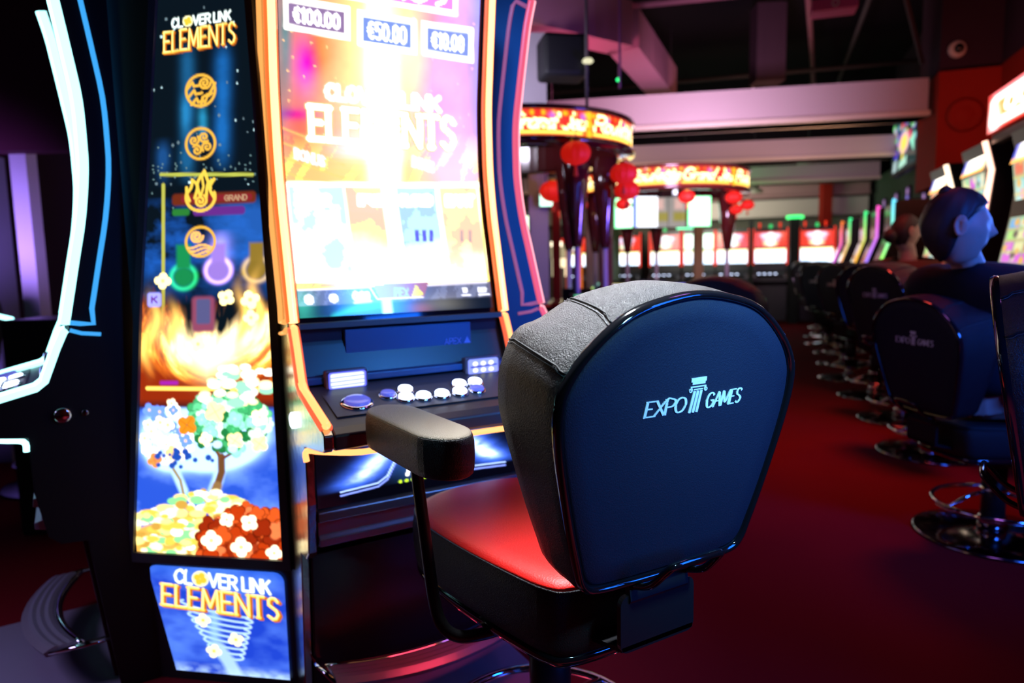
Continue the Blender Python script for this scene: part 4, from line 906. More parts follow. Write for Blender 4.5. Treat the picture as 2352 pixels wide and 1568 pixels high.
# wall screen with cartoon reels
T = thing('wall_screen', 'tall screen showing a bright many-coloured game picture, high on the right wall', 'screen', (1.86, 10.55, 2.72), radians(-90))
MB().box((0, .05, 0), (1.62, .10, .78)).build('housing', BLACKSATIN, T, bevel=.01)
MB().box((0, .27, 0), (.3, .36, .3)).build('wall_bracket', BLACKSATIN, T)
def tv(p):
    r = random.Random(6); p.I[:] = (.01, .04, .04)
    for _ in range(55):
        p.disc(r.uniform(4, 96), r.uniform(2, 60), r.uniform(3, 8), r.choice(((.8, .1, .1), (.7, .6, .9), (.8, .8, .3), (.2, .5, .6), (.6, .15, .7), (.15, .1, .6), (.2, .8, .2))), 4)
    p.disc(52, 52, 20, (.9, .5, .8), 5); p.disc(52, 52, 15, (1.5, .9, .1), 8); p.line([(50, 60), (44, 88)], 8, (1.1, .9, .1)); p.poly([(76, 56), (94, 44), (92, 80)], (.3, 1.0, .7))
    p.poly([(8, 80), (24, 74), (20, 97), (4, 97)], (.5, .7, .7)); p.poly([(34, 84), (66, 78), (64, 94), (30, 97)], (.5, .9, .7)); p.disc(18, 66, 9, (.08, .04, .7), 4)
quick_display('screen_picture', T, 1.54, .70, tv, 90, 60, 0, -.003, 0)
# small screens glowing on the wall over the coloured machines
dup0 = None
for k, (y, z) in enumerate(((9.2, 2.06), (10.0, 2.07), (10.9, 2.06), (12.0, 2.04), (12.9, 2.03), (14.0, 2.02))):
    if dup0 is None:
        dup0 = thing('info_panel', '', 'panel', (0, 0, 0), radians(-90)); MB().box((0, .04, 0), (.26, .06, .46)).build('panel_frame', BLACKSATIN, dup0)
        def ip(p):
            p.I[:] = (.05, .03, .08)
            for j in range(4): p.rect(20, 6 + j * 24, 82, 24 + j * 24, ((.40, .22, .50), (.25, .20, .75))[j % 2], 8, 6)
        quick_display('panel_picture', dup0, .22, .42, ip, 16, 30)
        t = dup0
    else: t = copy_tree(dup0)
    t.location = (2.19, y, z)
    t['label'] = ('small violet wall panel above the blue-green strip, nearest of the row', 'small violet wall panel, second along the right wall', 'small violet wall panel, third along the right wall', 'small violet wall panel, fourth along the right wall', 'small violet wall panel, fifth along the right wall', 'farthest small violet wall panel on the right')[k]; t['group'] = 'violet wall panels'
# dome camera on the dark wall
T = thing('dome_camera', 'white ringed dome camera on the dark wall at upper right', 'camera', (1.90, 8.30, 3.27), radians(12))
m = MB(); m.lathe([(.085, 0), (.085, .03), (.065, .05), (.05, .05)], 28); o = m.build('camera_ring', mat('camera_white', (.8, .75, .75), .4), T); o.rotation_euler = (pi / 2, 0, 0)
m = MB(); m.lathe([(.05, .045), (.045, .07), (.03, .09), (.01, .098)], 24); o = m.build('camera_dome', BLACKGLOSS, T); o.rotation_euler = (pi / 2, 0, 0)
# star ornament on the red wall
T = MB(); st = [(cos(pi / 2 + k * pi / 5) * (.10 if k % 2 == 0 else .045), sin(pi / 2 + k * pi / 5) * (.10 if k % 2 == 0 else .045)) for k in range(10)]
T.rings([[(x, 0, z) for x, z in st], [(x, -.02, z) for x, z in st]])
tag(T.build('star_ornament', mat('star_gold', (.9, .8, .45), .4), None, (2.28, 7.05, 2.77), radians(-90)), 'pale gold star on the red wall at upper right', 'ornament')
# red cloud-shaped relief on the red pilaster
m = MB(); m.lathe([(.15, 0), (.17, .02), (.13, .04), (.10, .02), (.06, .045), (.02, .05)], 28)
o = m.build('round_relief', WALLRED, None, (2.0, 8.298, 2.62)); o.rotation_euler = (pi / 2, 0, 0); tag(o, 'dull round relief on the red pilaster beside the wall screen', 'ornament')

# ------------------------------------------------------------------ machines across the back
def bigwin(p):
    p.I[:] = (1.1, .05, .025); p.rect(18, 12, 82, 38, (1.3, 1.2, 1.6), 12, 12); p.rect(24, 42, 78, 62, (1.5, .9, 1.1), 10, 10); p.rect(28, 66, 72, 88, (1.1, 1.6, .9), 10, 10); p.rect(42, 6, 60, 90, (2.2, 2.2, 2.2), 10, 8)
def playscr(p):
    p.I[:] = (2.8, 2.7, 2.8); p.rect(0, 0, 100, 12, (1.8, 1.8, .25), 6); p.blob(15, 80, 24, 20, (-1.5, -.8, 0)); p.blob(70, 90, 30, 16, (-1.2, -.4, .2))
    n = fbm(p.X / 16, p.Y / 12, 3); p.mix(np.clip(n * 2 - 1.1, 0, 1), (1.2, .9, 1.4))
def greenscr(p): p.I[:] = (1.0, 2.2, 1.3); p.rect(10, 10, 90, 90, (2.4, 2.8, 2.5), 10, 10)
BACK0 = None
rowpos = [(-3.60, 'far'), (-2.50, 'far'), (-1.70, 'far'), (-1.04, 'green'), (-.40, 'far'), (.30, 'far'), (1.12, 'far')]
def back_machine(fn_top):
    T = thing('slot_machine', '', 'slot machine', (0, 0, 0), 0)
    MB().prism_x([(0, 1.80), (0, .98), (-.22, .86), (-.22, .78), (-.05, .70), (-.05, .02), (.5, .02), (.5, 1.80)], -.31, .31).build('cabinet', CAB, T)
    quick_display('topper_display', T, .56, .29, fn_top, 30, 24, 0, -.004, 1.585)
    quick_display('game_display', T, .56, .27, playscr, 30, 20, 0, -.004, 1.275)
    MB().box((0, -.13, .91), (.50, .14, .02)).build('button_deck', BLACKSATIN, T)
    for k in range(4):
        b = MB(); b.lathe([(.022, .922), (.022, .932), (.012, .935)], 10, (-.2 + .1 * k, -.14, 0)); b.build('button', BUTTON, T)
    MB().tube([(-.305, -.01, 1.80), (-.305, -.01, 1.10)], .012, 6).build('light_strip', glow('strip_red', (1, .04, .02), 1.5), T)
    MB().tube([(.305, -.01, 1.80), (.305, -.01, 1.10)], .012, 6).build('light_strip', glow('strip_red', (1, .04, .02), 1.5), T)
    b = MB(); b.lathe([(.03, 1.80), (.03, 1.85), (.02, 1.87)], 12); b.build('top_lamp', glow('lamp_green', (.05, 1, .25), .8), T)
    return T
bm0, bmg = back_machine(bigwin), None
labs = ('red-screened back machine at far left of the back row, behind the tan post', 'red-screened back machine seen beside the white lower post of the nearer canopy', 'back machine under the left half of the farther canopy', 'green-lit narrow back machine between the two posts of the farther canopy',
        'red-screened back machine behind the right leg of the farther canopy', 'red-screened back machine left of the dark column', 'red-screened back machine at the right end of the back row')
for k, (x, kd) in enumerate(rowpos):
    if k == 0: t = bm0
    elif kd == 'green': t = back_machine(greenscr)
    else: t = copy_tree(bm0)
    t.location = (x, 14.2, 0); t['label'] = labs[k]; t['group'] = 'machines along the back'
for x, lab in ((.71, 'black column between the two rightmost back machines'), (-.05, 'black column behind the farther canopy\'s right leg')):
    tag(box('column', (x, 13.85, .97), (.17 if x > 0 else .08, .2, 1.94), BLACKMATT), lab, 'column')
# ------------------------------------------------------------------ round canopies of the roulette tables
def canopy(label, cx, cy, r, z0, z1, legs, texts, lab2):
    c = K(cx, cy); T = thing('roulette_canopy', label, 'canopy', (c.x, c.y, 0), 0, 'round roulette canopies')
    n = 300; h = 24; A_ = np.linspace(0, 2 * pi, n); Z_ = np.linspace(z1, z0, h)
    P = np.zeros((h, n, 3)); P[..., 0] = r * np.cos(A_)[None]; P[..., 1] = r * np.sin(A_)[None]; P[..., 2] = Z_[:, None]
    view = math.degrees(atan2(-c.y, -c.x))
    Xc = (np.degrees(A_) - view + 180) % 360 - 180
    X, Y = np.meshgrid(Xc * 10, np.linspace(0, 100, h)); p = Paint(X, Y, (.95, .03, .02)); rs = random.Random(2)
    n_ = fbm(X / 60, Y / 50, 8); p.mix(np.clip(n_ * 1.6 - .5, 0, 1), (1.2, .10, .08))
    for k in range(-36, 37):
        p.disc(k * 50 + 12, 14, 9, rs.choice(((1.6, .9, .02), (1.3, .25, .01), (1.5, .8, .05))), 8); 
        if k % 3 == 0: p.disc(k * 50, 24, 14, (.8, .2, .9), 10)
    seg = 760
    for k in range(-3, 4):
        x0 = texts + k * seg
        for yy in (16, 50, 86): p.disc(x0 - 26, yy, 18, (1.6, .8, .03), 8)
        p.text('Roulette', x0, 72, 330, 62, 9, (4, 3.6, 1.6), shear=.30, gap=.06, edge=(1.6, .9, .03), ew=3); p.text('Grand Jeu', x0 + 350, 72, 360, 60, 9, (4, 3.6, 1.6), shear=.30, gap=.06, edge=(1.6, .9, .03), ew=3)
        p.line([(x0 + 0, 86), (x0 + 320, 86)], 9, (2.6, 1.9, .25), 6); p.line([(x0 + 350, 86), (x0 + 690, 86)], 9, (2.6, 1.9, .25), 6)
    display('sign_band', P, p.I, T)
    m = MB(); m.smooth = True
    for za, zb, s_ in ((z1, z1 + .03, 1), (z0 - .035, z0, 1)):
        m.rings([[(rr * cos(a), rr * sin(a), z) for a in np.linspace(0, 2 * pi, 65)[:-1]] for rr, z in ((r - .14, za), (r + .02, za), (r + .025, (za + zb) / 2), (r + .02, zb), (r - .14, zb))], cap=False)
    m.build('canopy_rims', LACQ, T)
    m = MB(); m.rings([[(rr * cos(a), rr * sin(a), z) for a in np.linspace(0, 2 * pi, 65)[:-1]] for rr, z in ((r - .13, z1 + .02), (r - .13, z0 - .02))], cap=False); m.build('inner_band', LACQ, T)
    for k, (dx, dy) in enumerate(legs):
        q = K(dx, dy) - K(0, 0); q = Vector((q.x, q.y, 0))
        g = MB(); g.smooth = True
        R = [[(q.x + a_ * cos(t), q.y + a_ * sin(t), z) for t in np.linspace(0, 2 * pi, 17)[:-1]] for z, a_ in ((z0 - .02, .112), (z0 - .3, .09), (1.36, .044), (1.32, .036))]
        g.rings(R); L_ = g.build('canopy_leg', LACQ, T)
        MB().tube([(q.x, q.y, 1.32), (q.x, q.y, .80)], .022, 10).build('lower_post', POSTMAT, L_)
    # roulette table with terminals
    t = MB(); t.lathe([(r * .55, 0), (r * .55, .70), (r * .95, .78), (r * 1.0, .80), (r * 1.0, .84), (r * .6, .85)], 40); t.build('table_body', BLACKSATIN, T)
    t = MB(); t.lathe([(r * .56, .85), (r * .55, .90), (r * .35, .88), (r * .1, .93)], 40); t.build('wheel_bowl', LACQ, T)
    for k in range(8):
        a = k * pi / 4 + .3
        o = obj('terminal', MB().prism_x([(-.06, .84), (-.06, .87), (.06, .98), (.08, .98), (.08, .84)], -.17, .17).mesh('terminal', BLACKSATIN), T, (r * .84 * cos(a), r * .84 * sin(a), 0), a + pi / 2)
        def ts(p, k=k): p.I[:] = ((.15, .12, 1.2), (.05, .7, .3), (.9, .8, .05))[k % 3]; p.rect(8, 10, 92, 45, (1.0, .9, 1.6), 8); p.rect(8, 60, 60, 92, (1.3, 1.2, .05), 8); p.rect(60, 60, 92, 92, (.05, .9, .3), 8)
        quick_display('terminal_screen', o, .30, .14, ts, 20, 12, 0, -.012, .925, -.83)
    return T
canopy('nearer round canopy with a glowing red and yellow lettered band, beside the pink-lit machine', .08, 5.6, .90, 2.06, 2.235, [(.42, -.45), (.70, .05), (-.5, -.45), (-.3, .62), (.45, .60)], -400, '')
canopy('farther round canopy with a glowing yellow lettered band, over the back of the nearest stool', 1.74, 7.85, .92, 1.96, 2.14, [(-.78, -.1), (.72, -.05), (.1, .80), (-.3, .6)], -230, '')
# monitors hung inside the farther canopy
T0 = None
def gboard(p): p.I[:] = (.6, 2.4, 1.0); p.rect(10, 5, 92, 95, (2.4, 3, 2.6), 8); p.blob(70, 25, 8, 6, (-3, -3, -3))
def wboard(p): p.I[:] = (1.9, 2.0, 2.2); p.rect(0, 0, 10, 100, (.1, .3, 2), 6)
def dimboard(p): p.I[:] = (.35, .32, .30); p.rect(20, 50, 80, 80, (.35, .30, .05), 10); p.rect(25, 5, 60, 40, (.8, .5, .45), 12); p.rect(84, 0, 100, 100, (.9, .95, 1.1), 6)
mon = [(1.58, 8.15, -22, gboard, 'green hanging monitor at the left under the farther canopy'), (1.80, 8.05, 14, wboard, 'white hanging monitor edged blue, beside the left green one'), (2.02, 8.2, 0, dimboard, 'dim grey hanging monitor under the middle of the farther canopy'), (2.26, 8.2, 4, dimboard, 'second dim hanging monitor, showing a yellow patch'), (2.48, 8.15, 10, gboard, 'green hanging monitor with a dark red mark, on the right under the farther canopy')]
for x, y, rz, fn, lab in mon:
    q = K(x * .95 - .12, y); T = thing('hanging_monitor', lab, 'monitor', (q.x, q.y, 1.78), radians(YAW + rz), 'monitors hung under the farther canopy')
    MB().box((0, .025, 0), (.30, .04, .36)).build('monitor_case', BLACKSATIN, T); quick_display('monitor_picture', T, .29, .35, fn, 24, 28, 0, -.002)
    MB().tube([(0, .03, .18), (0, .03, .46)], .012, 6).build('monitor_hanger', STEELDK, T)
# paper lanterns
def lantern_mesh():
    m = MB(); m.smooth = True; R = []
    for k in range(13):
        t = -pi / 2 + pi * k / 12; rr = .10 * (cos(t) * .96 + .04); R.append([(rr * (1 + .05 * cos(a * 12)) * cos(a), rr * (1 + .05 * cos(a * 12)) * sin(a), .078 * sin(t)) for a in np.linspace(0, 2 * pi, 49)[:-1]])
    m.rings(R); return m.mesh('lantern_shade', LANTERN)
LM = lantern_mesh(); capm = MB().lathe([(.035, .07), (.035, .09)], 16).mesh('lantern_cap', mat('lantern_gold', (.6, .4, .08), .3, metal=.6))
tas = MB().tube([(0, 0, -.08), (0, 0, -.15)], [.006, .018], 8).mesh('lantern_tassel', TASSEL); cord = MB().tube([(0, 0, .09), (0, 0, .30)], .003, 6).mesh('lantern_cord', STEELDK)
for (px_, py_, s_, z_, lab) in (
    (.76 * .6, 4.72 + .0, 1.0, 1.94, 'large red paper lantern under the front rim of the nearer canopy'), (.86, 5.20, 1.0, 1.86, 'upper red paper lantern at the right rim of the nearer canopy'), (.92, 5.42, .95, 1.76, 'lower red paper lantern below the right rim of the nearer canopy'),
    (.62, 6.2, .8, 1.72, 'small red lantern seen between the two legs of the nearer canopy'), (.53, 6.4, .8, 1.66, 'red lantern just left of the one between the canopy legs'),
    (.43, 6.75, 1.3, 1.90, 'red lantern printed yellow behind the left leg of the nearer canopy'), (1.18, 7.2, .75, 1.80, 'red lantern hanging left of the green monitor'),
    (1.78, 6.95, .80, 1.84, 'red lantern hung at the middle front of the farther canopy'), (2.38, 7.35, .85, 1.86, 'red lantern at the right leg of the farther canopy'), (2.44, 7.45, .65, 1.74, 'smaller red lantern just below the one at the right leg'), (2.62, 7.62, .70, 1.80, 'red lantern at the far right of the farther canopy')):
    q = K(px_, py_); T = thing('paper_lantern', lab, 'lantern', (q.x, q.y, z_), 0, 'red paper lanterns'); T.scale = (s_, s_, s_)
    if px_ == .43: MB().tube([(0, 0, .3), (0, 0, 2.0)], .003, 6).build('hanger', STEELDK, T)
    for nm, me in (('lantern_shade', LM), ('lantern_cap', capm), ('lantern_tassel', tas), ('lantern_cord', cord)): obj(nm, me, T)
# ------------------------------------------------------------------ posts, drapes and far lights
def post(label, x, y, w, z1, m, d=None, name='post', cat='post'):
    q = K(x, y); return tag(box(name, (0, 0, z1 / 2), (w, d or w, z1), m, None, 0, (q.x, q.y, 0), radians(YAW)), label, cat)
post('thick pale lilac post right of the pink-lit machine', .305, 7.3, .20, 2.30, LILACPOST)
post('red drape beside the thick lilac post', .55, 8.2, .09, 2.0, mat('red_drape', (.45, .02, .02), .9), name='drape', cat='drape')
post('tan post between the legs of the nearer canopy', 1.02, 8.6, .15, 2.2, TANPOST)
post('green-tinted post left of the back machines', 1.34, 9.0, .16, 2.2, mat('post_green_lit', (.16, .34, .16), .7))  # green light falling on the post is put into its colour
post('thin grey-brown post under the farther canopy', 2.95, 10.8, .13, 2.1, TANPOST)
post('orange-lit strip panel behind the canopy legs', .92, 9.2, .08, 1.85, glow('orange_panel', (1, .20, .02), .75), name='panel', cat='panel')
post('red-lit panel behind the left canopy leg', .78, 9.3, .05, 1.6, glow('red_panel', (1, .14, .06), .6), name='panel', cat='panel')
post('pink translucent banner beside the green-tinted post', .98, 7.0, .12, 1.75, mat('pink_banner', (.5, .12, .10), .6), .02, name='banner', cat='banner')
g = MB(); g.lathe([(.14, 0), (.16, .03), (.14, .06)], 24); tag(g.build('light_bar', glow('bar_green', (.05, 1, .2), 2.0), None, (.71, 13.85, 1.94)), 'wide green glowing lamp on top of the black column at the back', 'lamp')
post('red post at the end of the right wall', 6.17, 13.52, .18, 2.9, WALLRED)
def sign(label, x, y, z, w, h, c, s, name='exit_sign', cat='sign'):
    q = K(x, y, z); T = thing(name, label, cat, q, radians(YAW))
    MB().tube([(0, .03, h / 2), (0, .03, 4.5 - z)] if name != 'display_case' else [(0, .04, -z), (0, .04, 0)], .006 if name != 'display_case' else .08, 8).build('hanger' if name != 'display_case' else 'stand', STEELDK, T)
    box('sign_case', (0, .03, 0), (w + .02, .05, h + .02), BLACKSATIN, T); box('lit_face', (0, -.002, 0), (w, .012, h), glow('g_' + name + str(round(x, 2)), c, s), T); return T
sign('greenish white lit exit sign on the lilac post', .38, 7.1, 1.86, .13, .14, (.55, 1, .8), 2.4)
sign('white-green lit sign beside the pink strip', .14, 7.1, 1.62, .11, .15, (.8, 1, .65), 2.4)
sign('bright white wall lamp between the lilac post and the canopy leg', .66, 9.8, 1.48, .16, .07, (1, .85, .6), 3, 'wall_lamp', 'lamp')
sign('cream lit display case low behind the left canopy leg', .72, 9.9, 1.15, .24, .26, (1, .82, .5), 1.6, 'display_case', 'case')
sign('pale yellow lit poster behind the left canopy leg', .74, 10.0, 1.38, .30, .22, (.8, .68, .38), .55, 'poster', 'poster')
sign('small green lit sign among the back machines', 3.15, 12.4, 1.85, .30, .16, (.2, 1, .5), 2., 'lit_sign', 'sign')
for x, y, z, c, lab in ((2.30, 9.9, 3.78, (1, .08, .03), 'small red light point under the dark ceiling'), (1.28, 8.1, 3.28, (.02, 1, .25), 'small green light point beside the sheet-metal duct'), (2.10, 10.0, 3.05, (.02, 1, .25), 'small green light point below the first beam')):
    q = K(x, y, z); T = thing('indicator_light', lab, 'light', q); MB().lathe([(.006, -.02), (.026, 0), (.006, .02)], 12).build('lens', glow('ind_%d' % (x * 100), c, 2.5), T); MB().tube([(0, 0, .018), (0, 0, 4.5 - z)], .005, 6).build('hanger', STEELDK, T)
for k, x in enumerate((.25, .62, 1.06, 1.42)):
    tag(MB().lathe([(.02, -.10), (.012, -.03), (.028, 0), (.004, .03)], 10).build('indicator_light', glow('ind_red', (.9, .03, .01), 1.2), None, (x - .15, 14.25, 1.88)), ('leftmost red lamp above the back machines', 'second red lamp above the back machines', 'third red lamp above the back machines', 'rightmost red lamp above the back machines')[k], 'light', 'red lamps above the back machines')
# ------------------------------------------------------------------ beams, ducts and pipes under the ceiling
def beam(label, xl, yl, xr, yr, z0, z1, m=BEAM, t=.30):
    c = ((xl + xr) / 2, (yl + yr) / 2); L = hypot(xr - xl, yr - yl)
    o = MB(); o.box((0, 0, 0), (L, t, z1 - z0)); o.mi = 1; o.box((0, -.02, -(z1 - z0) / 2 + .025), (L, t + .10, .05)); m = [m, mat('beam_flange_lit', (.85, .72, .58), .6)] if m is BEAM else [m, m]  # lower flange paler: light from below put into its colour
    return tag(o.build('beam', m, None, (c[0], c[1], (z0 + z1) / 2), atan2(yr - yl, xr - xl)), label, 'beam')
beam('wide pale beam nearest to the viewer, lilac on its face', -5.2, 7.45, 1.68, 8.62, 2.665, 3.06)
beam('second pale beam, behind the nearest one', -5.2, 9.75, 1.85, 11.2, 2.60, 2.90)
beam('third, dimmer beam over the back machines', -5.2, 12.4, 1.95, 13.2, 2.50, 2.80)
beam('low wide bulkhead over the back machines', -6.9, 15.0, 2.1, 15.3, 2.05, 2.40, mat('bulkhead', (.62, .56, .50), .8))
beam('rose beam above the low wide bulkhead', -6.9, 14.9, 2.1, 15.2, 2.43, 2.70, mat('rose_beam', (.42, .24, .24), .8))
def duct(label, p0, p1, w, h, z, m=DUCT):
    c = ((p0[0] + p1[0]) / 2, (p0[1] + p1[1]) / 2); L = hypot(p1[0] - p0[0], p1[1] - p0[1])
    o = MB(); o.box((0, 0, h / 2), (L, w, h)); 
    for k in range(2): o.box((-L / 2 + L * (k + .6) / 2, 0, h / 2), (.02, w + .006, h + .006))
    return tag(o.build('air_duct', m, None, (c[0], c[1], z), atan2(p1[1] - p0[1], p1[0] - p0[0])), label, 'duct')
duct('pink-lit sheet-metal duct slanting above the nearer canopy', (-2.6, 4.75), (-1.22, 6.72), .30, .40, 3.2)
duct('pink-lit duct running on away from the bend', (-1.20, 6.72), (-1.08, 8.9), .30, .36, 3.2)
duct('dark vertical duct end hanging near the ceiling centre', (-.05, 9.2), (.28, 9.3), .30, .9, 3.35, mat('duct_dark', (.05, .02, .035), .6))
def pipe(label, pts, r, m=STEELDK): return tag(MB().tube(pts, r, 8).build('ceiling_pipe', m, None), label, 'pipe')
pipe('long dim rose pipe crossing below the ceiling', [(-2.5, 7.6, 3.95), (2.3, 8.3, 4.0)], .035, mat('pipe_rose', (.28, .10, .14), .6))
pipe('second pipe crossing the ceiling farther back', [(-3, 10.4, 3.8), (2.3, 10.8, 3.8)], .03)
pipe('third pipe crossing the ceiling above the first beam', [(-3, 10.6, 3.4), (2.3, 11, 3.4)], .025)
pipe('ceiling pipe running along the aisle toward the back', [(.25, 5.6, 4.1), (1.0, 14, 4.1)], .035, mat('pipe_rose', (.28, .10, .14), .6))
pipe('thinner ceiling pipe running along the aisle', [(1.1, 5.6, 4.1), (1.3, 14, 4.1)], .03)
pipe('slanted brace under the ceiling at right', [(1.05, 7.2, 4.2), (1.62, 8.4, 3.2)], .025)
pipe('thin vertical drop rod at the ceiling centre', [(-.05, 9.9, 4.4), (-.05, 9.9, 2.9)], .015, POSTMAT)
pipe('thin vertical rod beside the bend of the pink-lit duct', [(-1.12, 6.1, 4.4), (-1.12, 6.1, 2.7)], .010, mat('rod_violet', (.14, .08, .22), .6))
# projector box in the ceiling and stage lights
T = thing('ceiling_projector', 'magenta box with a round lens hanging from the ceiling at upper right', 'projector', K(2.85, 6.2, 3.36), radians(YAW - 18))
PJ = mat('projector_magenta', (.55, .06, .20), .5)
MB().box((0, 0, 0), (.36, .22, .10)).build('projector_body', PJ, T, bevel=.01); m = MB(); m.tube([(.025 * cos(t), -.114, .025 * sin(t)) for t in np.linspace(0, 2 * pi, 17)[:-1]], .004, 6, closed=True); m.build('lens_ring', POSTMAT, T)
MB().box((-.02, .02, .14), (.18, .16, .17)).build('projector_mount', STEELDK, T, bevel=.01); MB().tube([(0, .02, .22), (0, .02, 1.1)], .012, 6).build('hanger_rod', STEELDK, T)
T = thing('ceiling_speaker', 'black speaker box on a pole above the nearer canopy', 'speaker', K(.42, 5.3, 2.62), radians(YAW + 10))
MB().box((0, 0, .10), (.34, .28, .30)).build('speaker_case', BLACKMATT, T, bevel=.03); MB().tube([(.14, -.16, -.30), (.14, -.16, 1.2)], .012, 8).build('pole', STEELDK, T)
m = MB(); m.lathe([(.03, 0), (.042, .012), (.03, .03)], 14, (.14, -.19, .02)); m.build('lamp', glow('lamp_cream', (1, .95, .6), .9), T)
tag(box('ceiling_panel', (0, 0, 0), (.62, .10, .62), mat('panel_lilac', (.42, .36, .46), .7), None, 0, K(.02, 5.9, 2.78), radians(YAW)), 'pale lilac square panel above the nearer canopy', 'panel')
tag(box('ceiling_panel', (0, 0, 0), (.22, .08, .30), mat('panel_cream', (.5, .46, .34), .7), None, 0, K(.42, 5.75, 2.84), radians(YAW)), 'cream panel behind the black speaker box', 'panel')
for x, y, z, lab in ((4.55, 12.9, 2.42, 'pale dome lamp hanging from the third beam'), (4.9, 11.4, 2.72, 'small greenish lamp hanging below the second beam')):
    m = MB(); m.lathe([(.01, .16), (.03, .15), (.16, .05), (.17, .02), (.02, 0)], 20); T = thing('dome_lamp', lab, 'lamp', K(x, y, z)); m.build('lamp_shade', mat('lamp_grey', (.4, .36, .3), .5), T); MB().tube([(0, 0, .15), (0, 0, 4.5 - z)], .008, 6).build('hanger', STEELDK, T)
# ------------------------------------------------------------------ left background, past the cyan-lit machine
Q = lambda x, y, z=0: K(x, y, z)
tag(box('bulkhead', (0, 0, 0), (2.6, .12, 1.7), mat('bulkhead_plum', (.12, .012, .05), .8), None, 0, Q(-3.5, 4.2, 2.78), radians(YAW)), 'dark plum bulkhead at upper left, behind the cyan strip', 'bulkhead')
post('violet-lit broad column at the left edge', -3.55, 4.4, .62, 1.95, mat('violet_column', (.17, .15, .24), .6), .2, name='column', cat='column')
post('pale lilac narrow column at left, next to the broad violet one', -2.98, 4.3, .10, 1.95, mat('pale_lilac', (.72, .60, .80), .6), .1)
post('light grey post seen through the left machine\'s curve', -2.72, 4.6, .05, 1.9, POSTMAT)
sign('white ceiling light reflected at left, between the lilac column and the cyan strip', -2.78, 5.2, 1.92, .10, .05, (1, .95, .8), 2.5, 'downlight', 'light')
sign('dim grey lit ceiling panel at left', -2.74, 5.4, 1.80, .20, .05, (.6, .6, .7), .7, 'downlight', 'light')
tag(box('counter', (0, 0, .5), (.34, .3, 1.0), BLACKSATIN, None, .01, Q(-2.12, 3.2), radians(YAW)), 'black counter at left, under the lilac column', 'counter')
sg = MB(); sg.tube([(-.30, 0, 1.005), (.14, 0, 1.005), (.20, 0, .99), (.215, 0, .95)], .012, 8)  # deck light strip of another machine, built without that machine
tag(sg.build('far_deck_strip', CYAN, None, Q(-2.62, 3.3), radians(YAW)), 'short white-blue deck light strip of another machine at the left edge', 'light strip')

# ------------------------------------------------------------------ people
def skinned(name, pts, edges, radii, m, parent, sub=2, root=0):
    me = bpy.data.meshes.new(name); me.from_pydata(pts, edges, []); me.materials.append(m); o = obj(name, me, parent)
    o.modifiers.new('skin', 'SKIN').use_smooth_shade = True; s = o.modifiers.new('sub', 'SUBSURF'); s.levels = s.render_levels = sub
    for i, r in enumerate(radii):
        v = me.skin_vertices[0].data[i]; v.radius = r if hasattr(r, '__len__') else (r, r)
    me.skin_vertices[0].data[root].use_root = True; return o
def head_bm(c, yaw, nod, m):
    """one surface: skull, brow, eye sockets, nose, lips, chin, neck; face towards local +Y"""
    nu, nv = 48, 40; V = []
    for j in range(nv + 1):
        t = pi * j / nv
        for i in range(nu):
            a = 2 * pi * i / nu; x, y, z = sin(t) * cos(a), sin(t) * sin(a), cos(t)
            X_, Y_, Z_ = x * .076, y * .097, z * .118
            if z < 0: X_ *= 1 - .28 * (-z) ** 1.3; Y_ *= (1 - .10 * (-z)) if y > 0 else (1 - .35 * (-z))
            g = lambda cx, cz, sx, sz: math.exp(-((X_ - cx) / sx) ** 2 - ((Z_ - cz) / sz) ** 2)
            if y > 0:
                Y_ += .026 * g(0, -.022, .011, .013) + .014 * g(0, -.002, .009, .02) + .006 * g(0, .026, .035, .010) + .008 * g(0, -.055, .022, .008) + .004 * g(0, -.046, .014, .004) + .012 * g(0, -.092, .022, .018)
                for s in (-1, 1): Y_ -= .010 * g(s * .032, .008, .014, .010) - .006 * g(s * .032, .008, .008, .006)
            V.append((X_, Y_, Z_))
    F = [(j * nu + i, j * nu + (i + 1) % nu, (j + 1) * nu + (i + 1) % nu, (j + 1) * nu + i) for j in range(nv) for i in range(nu)]
    return V, F
